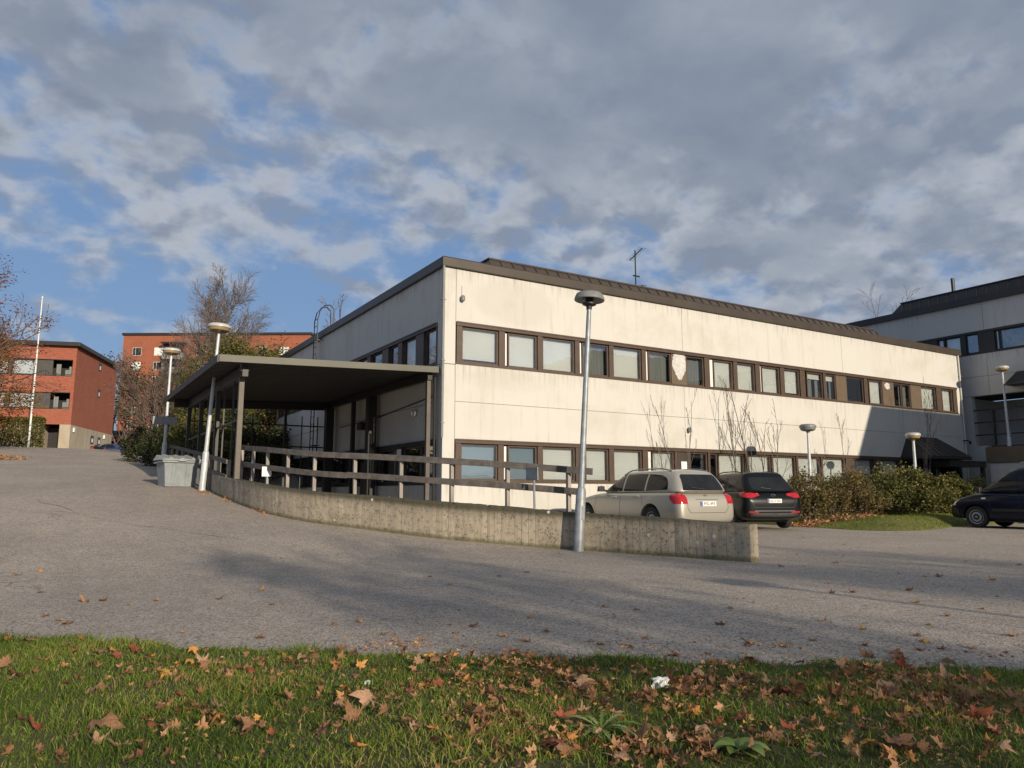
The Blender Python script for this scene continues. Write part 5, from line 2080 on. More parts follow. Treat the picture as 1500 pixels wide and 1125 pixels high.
def grow(q, p0, d0, length, r0, level, maxl, P, trunk, twigs, tips):
    seg = P['segs'][min(level, len(P['segs']) - 1)]
    pts = [p0]
    d = d0.copy()
    for i in range(seg):
        d = (d + perp(d, q) * P['wob'] + Vector((0, 0, P['up'][min(level, len(P['up']) - 1)]))).normalized()
        pts.append(pts[-1] + d * length / seg)
    r1 = max(P['rmin'], r0 * P['taper'])
    rads = [r0 + (r1 - r0) * i / seg for i in range(seg + 1)]
    n = (8, 6, 4, 3, 3, 3)[min(level, 5)]
    (trunk if level == 0 else twigs).tube(pts, rads, n, cap=(level == 0))
    if level >= maxl:
        tips.append((pts[-1], d, pts[len(pts) // 2]))
        return
    nb = P['kids'][min(level, len(P['kids']) - 1)]
    for k in range(nb):
        t = P['start'][min(level, len(P['start']) - 1)]
        f = t + (1 - t) * (k + q.random()) / nb
        x = f * seg
        i = min(int(x), seg - 1)
        pos = pts[i].lerp(pts[i + 1], x - i)
        dd = (pts[i + 1] - pts[i]).normalized()
        side = perp(dd, q)
        ang = P['ang'][min(level, len(P['ang']) - 1)] * q.uniform(.7, 1.25)
        nd = (dd * math.cos(ang) + side * math.sin(ang)).normalized()
        ln = length * P['ratio'][min(level, len(P['ratio']) - 1)] * (1.1 - .6 * f) * q.uniform(.75, 1.2)
        grow(q, pos, nd, ln, max(P['rmin'], rads[i] * P['rr']), level + 1, maxl, P, trunk, twigs, tips)
    tips.append((pts[-1], d, pts[-1]))


def leaf_cards(b, pts, q, size, flat=.5, dirn=None):
    """folded pointed leaf, two faces each"""
    for (p, tint) in pts:
        a = Vector((q.gauss(0, 1), q.gauss(0, 1), q.gauss(0, flat))).normalized()
        c = perp(a, q)
        s = size * q.uniform(.6, 1.25)
        n = a.cross(c)
        k = len(b.v)
        b.v += [tuple(p), tuple(p + a * s * .5 + c * s * .28 + n * s * .1), tuple(p + a * s), tuple(p + a * s * .5 - c * s * .28 + n * s * .1)]
        b.f += [(k, k + 1, k + 2), (k, k + 2, k + 3)]
        b.tint += [tint] * 4


TREE = dict(segs=(9, 6, 4, 3), wob=.10, up=(.02, .05, .04, .02), taper=.3, rmin=.012, kids=(12, 7, 5, 4), start=(.25, .2, .15, .1), ang=(.75, .7, .7, .7), ratio=(.5, .5, .5, .5), rr=.5)


def tree(name, loc, label, P, h, r, seed, maxl=3, bark='bark', twig='twig', leaves=None, lean=(0, 0), group=None, stems=1, cat='tree'):
    q = random.Random(seed)
    t = empty(name, loc, label, cat, group)
    trunk, tw, tips = MB(), MB(), []
    for s in range(stems):
        d = Vector((lean[0] + (q.gauss(0, .16) if stems > 1 else 0), lean[1] + (q.gauss(0, .16) if stems > 1 else 0), 1)).normalized()
        off = Vector((q.uniform(-.3, .3), q.uniform(-.3, .3), 0)) * (1 if stems > 1 else 0)
        grow(q, Vector((0, 0, -.2)) + off * P.get('spread', 1), d, h * q.uniform(.85, 1.05 if stems > 1 else .95), r, 0, maxl, P, trunk, tw, tips)
    trunk.build('trunk', M[bark], t, smooth=.9)
    if tw.v:
        tw.build('crown', M[twig], t, smooth=.9)
    if leaves:
        mat, per, size, spread, frac = leaves
        b = MB()
        b.tint = []
        pts = []
        for (p, d, mid) in tips:
            if q.random() > frac:
                continue
            base = q.random()
            for _ in range(per):
                c = p.lerp(mid, q.random())
                pts.append((c + Vector((q.gauss(0, spread), q.gauss(0, spread), q.gauss(0, spread * .8))), min(1, max(0, base * .6 + q.random() * .45))))
        leaf_cards(b, pts, q, size)
        b.build('foliage', M[mat], t)
    return t


def at(px, py, Y):
    """point the pixel (of the 1500 px photo) looks at, Y metres ahead"""
    x, y = (px - 750) / 1083.0, (562.5 - py) / 1083.0
    c, s = math.cos(R(8.358)), math.sin(R(8.358))
    d = c - y * s
    X, Zr = x / d * Y, (s + y * c) / d * Y
    u, v = cam2w(X, Y)
    return Vector((u, v, Zr + 1.05))


def place(px, Y, z=None):
    p = at(px, 700, Y)
    return (p.x, p.y, zroad(p.y) if z is None else z)


# big bare birch behind the canopy
BIRCH = dict(TREE, segs=(10, 7, 5, 4), kids=(32, 15, 10, 6), up=(.0, .07, .02, -.03), ang=(.72, .6, .65, .7), ratio=(.50, .5, .5, .55), rmin=.013, wob=.06, start=(.28, .15, .1, .1))
tree('birch_tree', place(302, 72), 'tall bare birch with dense fine twigs, rising in front of the tall brick block', BIRCH, 16.6, .22, 15, 3, 'birch', 'twig_grey', None)
# yellow-green leafy tree right behind the canopy
LEAFY = dict(TREE, segs=(6, 6, 5, 3), kids=(9, 7, 5, 3), ang=(.8, .7, .7, .7), ratio=(.62, .55, .5, .5), up=(0, .06, .02, 0), start=(.12, .1, .1, .1), rmin=.012)
tree('leafy_tree', place(345, 39), 'broad yellow-green leafy tree showing above the canopy roof', LEAFY, 5.5, .12, 8, 2, 'bark', 'twig', ('leaf_green', 60, .15, .36, 1.0), stems=5)
tree('leafy_tree', place(318, 41), 'low yellow-green leafy tree between the rear lamp and the canopy edge', LEAFY, 4.8, .10, 9, 2, 'bark', 'twig', ('leaf_green', 56, .14, .36, 1.0), stems=3)
tree('leafy_tree', place(405, 43), 'reddish-tinged leafy tree beside the office roof edge, above the canopy', LEAFY, 5.2, .10, 10, 2, 'bark', 'twig', ('leaf_autumn', 48, .14, .36, 1.0), stems=3)
# bare reddish bush-tree before the tower block
BUSHY = dict(TREE, segs=(7, 6, 4, 3), kids=(12, 8, 6, 4), ang=(.5, .6, .6, .6), ratio=(.55, .55, .55, .55), up=(.02, .06, .03, 0), start=(.1, .1, .1, .1), rmin=.011, spread=2.2)
tree('bare_tree', place(226, 46), 'bare many-stemmed reddish-brown tree beside the road in front of the tall brick block', BUSHY, 6.3, .09, 21, 3, 'bark', 'twig', ('leaf_red', 1, .10, .1, .25), stems=5)
tree('bare_tree', place(250, 52), 'bare greyish many-stemmed tree half behind the rear lamp', BUSHY, 5.6, .08, 22, 3, 'bark', 'twig_grey', None, stems=4)
# trees in the gap between the two brick houses and behind roofs
tree('bare_tree', place(158, 105), 'bare tree behind the roof of the low brick house', TREE, 15.5, .2, 31, 3, 'bark', 'twig_grey', None)
tree('leafy_tree', place(172, 96), 'dark leafy tree in the gap between the two brick houses', LEAFY, 10.0, .14, 32, 2, 'bark', 'twig', ('leaf_dark', 16, .35, .7, 1.0), stems=4)
tree('bare_tree', place(508, 62, 2.0), 'bare tree standing behind the office roof beside the ladder', dict(TREE, ratio=(.30, .45, .5, .5), wob=.05), 15.8, .16, 33, 3, 'bark', 'twig_grey', None)
tree('bare_tree', place(1240, 75, 2.0), 'small bare tree crown showing above the far end of the office roof', TREE, 18.5, .2, 34, 3, 'bark', 'twig_grey', None)
# autumn trees at the left edge, trunks outside the picture
MAPLE = dict(TREE, segs=(7, 7, 5, 3), kids=(11, 8, 6, 4), ang=(.95, .7, .7, .7), ratio=(.72, .55, .5, .5), up=(0, .05, .03, .02), start=(.3, .2, .15, .1), rmin=.009, wob=.12)
tree('autumn_tree', place(-100, 35), 'nearly bare tree with reddish-brown leaves reaching in over the flagpole from the left', MAPLE, 9.6, .16, 44, 3, 'bark', 'twig', ('leaf_red', 5, .14, .16, .6), lean=(.12, 0))
tree('autumn_tree', place(-88, 45), 'yellow and orange autumn tree at the left edge before the brick house', LEAFY, 6.6, .12, 47, 2, 'bark', 'twig', ('leaf_orange', 110, .15, .42, 1.0), stems=4)

# shade trees behind the photographer that lace the road with soft shadow
SHADE = dict(TREE, kids=(11, 7, 5, 3), start=(.52, .2, .15, .1), rmin=.016, ratio=(.55, .5, .5, .5))
for i, (u, v, h, sd, lab) in enumerate(((-3.1, -41, 9.0, 61, 'bare roadside maple with some leaves left, behind the photographer, nearest the house'), (1.6, -47, 10.0, 62, 'bare roadside maple behind the photographer, middle one of three'), (5.6, -44, 9.8, 63, 'spreading bare roadside maple behind the photographer, farthest right'))):
    tree('roadside_maple', (u, v, 0), lab, SHADE, h, .2, sd, 3, 'bark', 'twig', ('leaf_orange', 4, .22, .32, .75), group='roadside maples')

# saplings in front of the facade
SAP = dict(TREE, segs=(9, 5, 4, 3), kids=(7, 3, 2, 2), wob=.055, up=(.02, .10, .06, .05), ang=(.5, .5, .5, .5), ratio=(.42, .45, .5, .5), start=(.3, .2, .2, .2), rmin=.0065, taper=.25)
for (px, Y, h, st, sd, lab, lean) in (
        (1000, 22.5, 4.4, 3, 71, 'thin whip-like bare saplings behind the black crossover, leftmost of the saplings', (-.02, 0)),
        (1090, 24.6, 5.3, 1, 72, 'bare sapling leaning left behind the black crossover', (-.20, .05)),
        (1110, 24.9, 5.9, 1, 73, 'tallest bare sapling with a forked stem, behind the black crossover', (-.10, .05)),
        (1122, 25.2, 4.8, 1, 74, 'upright bare sapling with knobbly side twigs, behind the black crossover', (-.03, 0)),
        (1133, 25.6, 4.5, 1, 75, 'bare sapling with wide right-hand twigs, beside the cabinet', (.05, 0)),
        (1238, 28.0, 5.2, 2, 76, 'very thin pale saplings standing at the edge of the wall shadow', (0, 0)),
        (1352, 29.5, 5.9, 3, 77, 'clump of pale bare saplings in front of the dark entrance awning', (0, 0)),
        (1197, 25.8, 2.6, 1, 78, 'short sapling with a few curled leaves beside the sunny path lamp', (0, 0))):
    P = dict(SAP, spread=.9)
    if px in (1000, 1238, 1352):
        P = dict(SAP, kids=(5, 3, 1, 1), ratio=(.30, .4, .5, .5), spread=.9, ang=(.35, .4, .5, .5), rmin=.006)
    lv = ('leaf_red', 2, .09, .03, .5) if px == 1197 else None
    r_ = at(px, 690, 10.0) - Vector((-9.218, -18.973, 1.05))
    vv = -.75 if px != 1352 else -1.5
    k_ = (vv + 18.973) / r_.y
    p = Vector((-9.218 + r_.x * k_, vv, 0))
    tree('sapling', (p.x, p.y, .15), lab, P, h * .93, .032 if st == 1 and px != 1197 else .016, sd, 2, 'twig_grey' if st > 1 else 'bark', 'twig_grey' if st > 1 else 'twig', lv, lean=lean, stems=st, group='saplings along the facade')


# ------------------------------------------------------------------ shrubs and hedge
def shrub(name, loc, label, rx, ry, h, seed, mat, n, size, group=None, stemc=14, cat='shrub', box=False, dead=.0):
    q = random.Random(seed)
    t = empty(name, loc, label, cat, group)
    sb = MB()
    clumps = []
    for i in range(stemc):
        a = q.uniform(0, 2 * math.pi)
        rr = math.sqrt(q.random()) * .92
        if box:
            top = Vector((q.uniform(-rx, rx), q.uniform(-ry, ry), h * q.uniform(.35, 1.0)))
        else:
            zz = h * (1 - .62 * rr ** 2) * q.uniform(.45, 1.0)
            top = Vector((rx * rr * math.cos(a), ry * rr * math.sin(a), zz))
        base = Vector((top.x * .35, top.y * .35, -.1)) if not box else Vector((top.x + q.uniform(-.2, .2), top.y * .3, -.1))
        mid = base.lerp(top, .5) + Vector((q.gauss(0, .06), q.gauss(0, .06), .05))
        sb.tube([base, mid, top], [.018, .013, .006], 4, cap=False)
        clumps.append((top, q.uniform(.20, .36) * (h / 1.5) ** .5, q.random()))
    sb.build('stems', M['twig'], t)
    b = MB()
    b.tint = []
    pts = []
    for i in range(n):
        if box:
            fx, fy, fz = q.uniform(-1, 1), q.uniform(-1, 1), q.random()
            m_ = q.randrange(3)
            if m_ == 0:
                fy = -1 + abs(q.gauss(0, .12))
            elif m_ == 1:
                fz = 1 - abs(q.gauss(0, .06))
            ca = .12 * math.sin(fx * 9) + .06 * math.sin(fx * 23 + fz * 7)
            pts.append((Vector((rx * fx, ry * fy + ca, max(.03, h * fz + ca * .6))), q.random()))
            continue
        c, r, tn = clumps[q.randrange(len(clumps))]
        d = Vector((q.gauss(0, 1), q.gauss(0, 1), q.gauss(0, .85))).normalized() * r * q.uniform(.25, 1.1)
        p = c + d
        if q.random() < .2:
            aa = q.uniform(0, 6.28)
            p = Vector((rx * .8 * math.cos(aa) * q.uniform(.6, 1.1), ry * .8 * math.sin(aa) * q.uniform(.6, 1.1), q.uniform(.02, h * .4)))
        if p.z < .02:
            p.z = q.uniform(.02, .2)
        pts.append((p, min(1, max(0, tn * .5 + q.random() * .55))))
    leaf_cards(b, pts, q, size, .7)
    b.build('foliage', M[mat], t)
    return t


SHR = 'shrubs in the bed before the facade'
for (px, Y, rx, ry, h, mat, n, size, lab) in (
        (1184, 24.2, .8, .8, 1.45, 'leaf_autumn', 3600, .10, 'brown-orange shrub beside the black crossover, first in the row'),
        (1215, 25.2, .95, .9, 1.45, 'leaf_autumn', 5200, .085, 'brownish twiggy shrub below the sunny path lamp'),
        (1255, 25.6, 1.0, 1.0, 1.5, 'leaf_autumn', 5600, .085, 'rusty brown shrub in the middle of the sunlit bed'),
        (1292, 26.2, 1.0, 1.0, 1.6, 'leaf_rhodo', 5600, .10, 'olive shrub flecked with brown, next to the rusty brown one'),
        (1325, 26.6, 1.0, 1.0, 1.75, 'leaf_rhodo', 6000, .11, 'tallest olive green shrub left of the dark awning'),
        (1362, 26.8, 1.0, 1.0, 1.55, 'leaf_rhodo', 6000, .11, 'olive green leathery shrub below the dark awning'),
        (1395, 27.2, 1.0, 1.0, 1.5, 'leaf_rhodo', 5600, .11, 'green shrub right behind the nose of the navy van'),
        (1425, 28.5, .9, .9, 1.35, 'leaf_rhodo', 4600, .11, 'dark green shrub at the shaded end of the bed beside the terrace'),
        (1165, 26.6, .8, .7, 1.55, 'leaf_autumn', 3400, .09, 'orange-leaved shrub behind the grey service cabinet'),
        (1245, 27.4, 1.1, .8, 1.5, 'leaf_rhodo', 4600, .10, 'olive shrub in the second row, close to the sunlit windows'),
        (1305, 28.2, 1.1, .8, 1.6, 'leaf_rhodo', 4600, .10, 'olive shrub in the second row, close to the shaded windows')):
    p = at(px, 750, Y)
    shrub('shrub', (p.x, p.y, .22), lab, rx, ry, h, int(px), mat, n, size, SHR, 24)

p = place(20, 57)
shrub('clipped_hedge', (p[0] - 2.6, p[1] - .6, zroad(p[1]) - .1), 'clipped dull green hedge at the left in front of the brick house', 4.3, .9, 2.35, 5, 'leaf_rhodo', 30000, .15, None, 90, 'hedge', True)
p = at(222, 668, 37)
shrub('shrub', (p.x, p.y, zroad(p.y) - .1), 'dark green shrub on the bank at the foot of the rear lamp', 1.5, 1.3, 1.9, 51, 'leaf_dark', 5200, .14, None, 26)
p = at(236, 668, 33)
shrub('shrub', (p.x, p.y, zroad(p.y) - .1), 'dark shrub close behind the rear lamp, beside the canopy railing', 1.0, 1.0, 1.7, 52, 'leaf_dark', 3600, .13, None, 22)
for i, (u, v, rx, ry, h, mt, lab) in enumerate(((-4.3, 14.5, 1.7, 1.2, 3.6, 'leaf_green', 'tall shrub behind the rear screen of the canopy, nearest the road'), (-2.2, 15.2, 1.7, 1.2, 4.0, 'leaf_dark', 'tall dark shrub behind the middle of the canopy screen'), (-.4, 16.5, 1.4, 1.2, 1.9, 'leaf_dark', 'low dark shrub behind the canopy against the office wall'), (-3.3, 17.5, 2.2, 1.3, 3.9, 'leaf_green', 'yellowish shrub in the second row behind the canopy'))):
    shrub('shrub', (u, v, yard_z(v) - .1), lab, rx, ry, h, 80 + i, mt, 6500, .14, 'shrubs behind the canopy', 40)

# turf bed under the shrubs
def bed(name, outline, mat, top, inner=None):
    bm = bmesh.new()
    cx0 = sum(p[0] for p in outline) / len(outline)
    cy0 = sum(p[1] for p in outline) / len(outline)
    rings = []
    for f, z in ((1.0, .004), (.97, .03), (.86, top * .35), (.6, top * .85), (.3, top)):
        rings.append([bm.verts.new((cx0 + (x - cx0) * f, cy0 + (y - cy0) * f, z)) for x, y in outline])
    n = len(outline)
    for a, c in zip(rings[:-1], rings[1:]):
        for i in range(n):
            bm.faces.new((a[i], a[(i + 1) % n], c[(i + 1) % n], c[i]))
    bm.faces.new(rings[-1])
    bmesh.ops.recalc_face_normals(bm, faces=bm.faces)
    me = bpy.data.meshes.new(name)
    bm.to_mesh(me)
    bm.free()
    for p in me.polygons:
        p.use_smooth = True
    me.materials.append(mat)
    o = bpy.data.objects.new(name, me)
    COL.objects.link(o)
    return tag(o, kind='structure')


BED = [(11.2, -.4), (10.9, -2.0), (10.5, -4.2), (10.1, -5.8), (10.4, -6.6), (11.5, -6.95), (13.2, -6.6), (15.0, -6.1), (18, -5.9), (23, -5.9), (26.5, -4.0), (26.5, -.4)]
BED2 = []
for a, c in zip(BED, BED[1:] + BED[:1]):
    for t in np.linspace(0, 1, 5)[:-1]:
        BED2.append((a[0] + (c[0] - a[0]) * t + rnd.uniform(-.06, .06), a[1] + (c[1] - a[1]) * t + rnd.uniform(-.06, .06)))
bed('planting_bed', BED2, M['turf'], .30)
bedbvh = None


def grass_object(name, pts, hmin, hmax, width, seed, mat='grass', zf=None):
    """upright bent blades as one mesh; pts: (n,2) world positions"""
    q = np.random.default_rng(seed)
    n = len(pts)
    z = np.array([zf(x, y) for x, y in pts]) if zf is not None else np.zeros(n)
    ang = q.uniform(0, 2 * np.pi, n)
    clump = .5 + .5 * np.sin(pts[:, 0] * 5.3 + 2.2 * np.sin(pts[:, 1] * 4.1)) * np.sin(pts[:, 1] * 6.7 + 1.7 * np.sin(pts[:, 0] * 3.7))
    h = q.uniform(hmin, hmax, n) * q.choice([.45, .7, 1, 1.0, 1.4], n) * (.55 + .95 * clump ** 1.5)
    lean = q.normal(0, .62, (n, 2)) * h[:, None]
    w = width * q.uniform(.6, 1.2, n)
    dx, dy = np.cos(ang) * w / 2, np.sin(ang) * w / 2
    P = np.zeros((n, 5, 3))
    base = np.column_stack([pts, z])
    for k, (f, s) in enumerate(((0, 1), (0, -1), (.55, .8), (.55, -.8), (1, 0))):
        bend = f ** 1.8
        P[:, k, 0] = base[:, 0] + dx * s + lean[:, 0] * bend
        P[:, k, 1] = base[:, 1] + dy * s + lean[:, 1] * bend
        P[:, k, 2] = base[:, 2] + h * f * (1 - .25 * np.minimum(1, np.hypot(lean[:, 0], lean[:, 1]) / h) * f)
    me = bpy.data.meshes.new(name)
    idx = np.arange(n)[:, None] * 5
    me.vertices.add(n * 5)
    me.vertices.foreach_set('co', P.reshape(-1).astype(np.float32))
    tri = np.concatenate([idx + [0, 1, 3], idx + [0, 3, 2], idx + [2, 3, 4]], 1).reshape(-1, 3)
    me.loops.add(tri.size)
    me.loops.foreach_set('vertex_index', tri.reshape(-1).astype(np.int32))
    me.polygons.add(len(tri))
    me.polygons.foreach_set('loop_start', np.arange(0, tri.size, 3, dtype=np.int32))
    me.update(calc_edges=True)
    # patches of greener and of strawy grass
    pat = .5 + .25 * np.sin(pts[:, 0] * 2.1 + 1.3 * np.sin(pts[:, 1] * 1.7)) + .25 * np.sin(pts[:, 1] * 3.3 + 2 * np.sin(pts[:, 0] * 1.1))
    tint = np.clip(.12 + .48 * pat + q.normal(0, .17, n) + (q.random(n) < .10) * .45, 0, 1)
    a = me.attributes.new('tint', 'FLOAT', 'POINT')
    a.data.foreach_set('value', np.repeat(tint, 5).astype(np.float32))
    me.materials.append(M[mat])
    o = bpy.data.objects.new(name, me)
    COL.objects.link(o)
    return o


def in_poly(pts, poly):
    x, y = pts[:, 0], pts[:, 1]
    r = np.zeros(len(pts), bool)
    n = len(poly)
    for i in range(n):
        x1, y1 = poly[i]
        x2, y2 = poly[(i + 1) % n]
        c = ((y1 > y) != (y2 > y)) & (x < (x2 - x1) * (y - y1) / (y2 - y1 + 1e-12) + x1)
        r ^= c
    return r


gq = np.random.default_rng(4)
pts = np.column_stack([gq.uniform(10, 20, 42000), gq.uniform(-7, -3.2, 42000)])
pts = pts[in_poly(pts, BED2)]
bcx, bcy = sum(p[0] for p in BED2) / len(BED2), sum(p[1] for p in BED2) / len(BED2)


def bed_z(x, y):
    # height on the mound by how far inwards the point lies
    lo, hi = 0.0, 1.0
    k = 1.0
    for f, z in ((1.0, .004), (.97, .03), (.86, .133), (.6, .323), (.3, .38)):
        pass
    # ring factor by bisection along the ray from the centre
    dx, dy = x - bcx, y - bcy
    best = 0
    n = len(BED2)
    for i in range(n):
        ax, ay = BED2[i][0] - bcx, BED2[i][1] - bcy
        cx1, cy1 = BED2[(i + 1) % n][0] - bcx, BED2[(i + 1) % n][1] - bcy
        det = ax * cy1 - ay * cx1
        if abs(det) < 1e-9:
            continue
        s, t = (dx * cy1 - dy * cx1) / det, (ax * dy - ay * dx) / det
        if s >= -1e-6 and t >= -1e-6:
            best = max(best, s + t)
    return float(np.interp(best, [.3, .6, .86, .97, 1.0], [.30, .255, .105, .03, .004]))


pts = pts[:16000]
tag(grass_object('turf_grass', pts, .03, .08, .012, 5, 'grass_far', bed_z) if 'grass_far' in M else grass_object('turf_grass', pts, .03, .08, .012, 5, 'grass', bed_z), 'short sunlit grass before the shrubs', 'grass', kind='stuff')

# ------------------------------------------------------------------ the lawn at the photographer's feet
def lawn_edge(X):
    return float(np.interp(X, [-9, -6, -3.73, -2.62, -1.57, 0, 1.06, 2.06, 3.02, 6, 9], [6.3, 6.0, 5.62, 5.38, 5.10, 4.92, 4.84, 4.70, 4.60, 4.3, 4.0])) + .05 * math.sin(X * 3.7) + .04 * math.sin(X * 9.7 + 1) + .028 * math.sin(X * 23 + 2 * math.sin(X * 4)) + .02 * math.sin(X * 47)


rows = []
bmv = MB()
xs = np.linspace(-10, 10, 161)
yr = [-6, -2, 0, 1.5, 2.5, 3.2, 3.9]


def lawn_z(X, Y):
    e_ = lawn_edge(X)
    d = max(0.0, e_ - Y)
    return .004 + .045 * (1 - math.exp(-d * 5)) + .012 * math.sin(X * 2.3 + Y) * min(1, d)


for X in xs:
    e_ = lawn_edge(X)
    for Y in yr + [e_ - .35, e_ - .15, e_ - .05, e_]:
        u, v = cam2w(X, Y)
        bmv.v.append((u, v, lawn_z(X, Y)))
ny = len(yr) + 4
for i in range(len(xs) - 1):
    for j in range(ny - 1):
        a = i * ny + j
        bmv.f.append((a, a + ny, a + ny + 1, a + 1))
tag(bmv.build('lawn', M['lawn_soil'], None, smooth=3.2), kind='structure')
N_ = 300000
gx = gq.uniform(-5.2, 5.2, N_)
gy = gq.uniform(2.35, 6.2, N_)
keep = (np.abs(gx) < gy * .74 + .35)
gx, gy = gx[keep], gy[keep]
ed = np.array([lawn_edge(x) for x in gx])
fray = gq.exponential(.06, len(gx)) * (gq.random(len(gx)) < .35)
keep = gy < ed + fray - .02
gx, gy = gx[keep], gy[keep]
den = .5 + .5 * np.sin(gx * 3.1 + 1.7 * np.sin(gy * 2.7)) * np.sin(gy * 4.1 + gx)
keep = gq.random(len(gx)) < .62 + .38 * den
gx, gy = gx[keep], gy[keep]
wz = [lawn_z(a, c) for a, c in zip(gx, gy)]
W_ = np.column_stack([gx * CU + gy * SU - 9.218, -gx * SU + gy * CU - 18.973])
zz_ = iter(wz)
tag(grass_object('lawn_grass', W_, .018, .052, .0045, 6, 'grass', lambda x, y: next(zz_)), 'short green lawn grass at the photographer\'s feet', 'grass', kind='stuff')

gx = gq.uniform(-8.5, 8.5, 170000)
gy = gq.uniform(1.2, 6.6, 170000)
keep = (np.abs(gx) >= gy * .74 + .33) | (gy < 2.36)
gx, gy = gx[keep], gy[keep]
keep = gy < np.array([lawn_edge(x) for x in gx]) - .01
gx, gy = gx[keep], gy[keep]
wz = [lawn_z(a, c) for a, c in zip(gx, gy)]
W_ = np.column_stack([gx * CU + gy * SU - 9.218, -gx * SU + gy * CU - 18.973])
zz_ = iter(wz)
tag(grass_object('lawn_grass', W_, .025, .06, .007, 7, 'grass', lambda x, y: next(zz_)), 'lawn grass to either side and nearest the photographer', 'grass', kind='stuff')

# ------------------------------------------------------------------ fallen leaves, weeds, litter
def leaf_mesh(name, mat, size, seed, curl):
    """a five-lobed maple leaf, curled and creased"""
    q = random.Random(seed)
    out = []
    lobes = ((-150, .36), (-128, .55), (-108, .34), (-78, .80), (-62, .48), (-46, .62), (-30, .44), (-14, .70), (0, 1.0), (14, .70), (30, .44), (46, .62), (62, .48), (78, .80), (108, .34), (128, .55), (150, .36), (180, .12))
    for a, r in lobes:
        r2 = r * q.uniform(.9, 1.08)
        t = R(a + 90 + q.uniform(-4, 4))
        out.append((math.cos(t) * r2, math.sin(t) * r2))
    ax = q.uniform(0, math.pi)
    ph = q.uniform(0, 6)
    bm = bmesh.new()

    def zz(x, y):
        along = x * math.cos(ax) + y * math.sin(ax)
        across = -x * math.sin(ax) + y * math.cos(ax)
        r = math.hypot(x, y)
        return curl * (along * along * .75 - .1 + .28 * across * across) + .13 * math.sin(5 * math.atan2(y, x) + ph) * r + .09 * math.sin(across * 9 + ph) + .06 * math.sin(along * 13 + ph * 2)

    c0 = bm.verts.new((0, 0, zz(0, 0)))
    mid = [bm.verts.new((x * .5, y * .5, zz(x * .5, y * .5) + .02 * (i % 2))) for i, (x, y) in enumerate(out)]
    rim = [bm.verts.new((x, y, zz(x, y))) for x, y in out]
    n = len(out)
    for i in range(n):
        j = (i + 1) % n
        bm.faces.new((c0, mid[i], mid[j]))
        bm.faces.new((mid[i], rim[i], rim[j], mid[j]))
    # stalk
    t = [(0, 0), (.02, -.5), (.1, -1.05)]
    for (a, c) in zip(t[:-1], t[1:]):
        v = [bm.verts.new((p[0] + d, p[1], zz(p[0], p[1]) * .5 + .03)) for p, d in ((a, -.02), (a, .02), (c, .014), (c, -.014))]
        bm.faces.new(v)
    for v in bm.verts:
        v.co *= size * .5
    me = bpy.data.meshes.new(name)
    bm.to_mesh(me)
    bm.free()
    for p in me.polygons:
        p.use_smooth = True
    me.materials.append(mat)
    return me


def leaf_mat(name, a, b):
    k = Mat(name)
    co = k.coord('Object')
    f = k.noise(co, 22, 4, 0.65)
    g_ = k.noise(co, 60, 3, 0.6)
    oi = k.n('ShaderNodeObjectInfo')
    c = k.mix(k.mr(f, .35, .68, 0, 1), a, b)
    c = k.mix(k.mr(g_, .58, .75, 0, .45), c, tuple(x * .35 for x in a))
    c = k.mix(k.math('MULTIPLY', oi.outputs['Random'], .45), c, tuple(x * .45 for x in a))
    k.color(c)
    k.rough(.75)
    k.b.inputs['Specular IOR Level'].default_value = .25
    tl = k.n('ShaderNodeBsdfTranslucent')
    k.l(c, tl.inputs[0])
    mx = k.n('ShaderNodeMixShader')
    mx.inputs[0].default_value = .25
    k.l(k.b.outputs[0], mx.inputs[1])
    k.l(tl.outputs[0], mx.inputs[2])
    k.l(mx.outputs[0], k.out.inputs[0])
    return k.m


LK = {
    'brown': (leaf_mat('brown_leaf', (.27, .14, .075), (.40, .225, .125)), 'dull brown curled maple leaf lying %s'),
    'tan': (leaf_mat('tan_leaf', (.46, .27, .16), (.58, .38, .24)), 'pale tan dry maple leaf lying %s'),
    'orange': (leaf_mat('orange_leaf', (.58, .24, .06), (.68, .36, .12)), 'bright orange maple leaf lying %s'),
    'red': (leaf_mat('red_brown_leaf', (.25, .075, .045), (.42, .14, .075)), 'dark red-brown maple leaf lying %s'),
    'yellow': (leaf_mat('yellow_leaf', (.62, .34, .07), (.72, .45, .13)), 'yellowish maple leaf lying %s')}
LM = {k_: [leaf_mesh('fallen_leaf', v_[0], 1.0, 100 + 7 * i + len(k_), cu_) for i, cu_ in enumerate((.55, .95, 1.3, 1.7))] for k_, v_ in LK.items()}
lq = random.Random(99)


def put_leaf(X, Y, kind, size, where, tilt=.35):
    u, v = cam2w(X, Y)
    lawn_ = where == 'lawn'
    z = (lawn_z(X, Y) + lq.uniform(.018, .045)) if lawn_ else (zroad(v) + .004 + size * .05)
    o = bpy.data.objects.new('fallen_leaf', LM[kind][lq.randrange(4)])
    COL.objects.link(o)
    o.location = (u, v, z)
    o.rotation_euler = (lq.gauss(0, tilt), lq.gauss(0, tilt), lq.uniform(0, 6.28))
    if lq.random() < .35:
        o.rotation_euler.x += math.pi
    s_ = size * 1.15
    o.scale = (s_, s_, s_ * lq.uniform(.7, 1.2))
    place_ = 'in the lawn grass' if lawn_ else 'on the road asphalt'
    tag(o, LK[kind][1] % place_, 'leaf', kind + ' leaves ' + place_)


def gpix(px, py, z=.03):
    x, y = (px - 750) / 1083.0, (562.5 - py) / 1083.0
    c, s = math.cos(R(8.358)), math.sin(R(8.358))
    t = (z - 1.05) / (s + y * c)
    return x * t, (c - y * s) * t


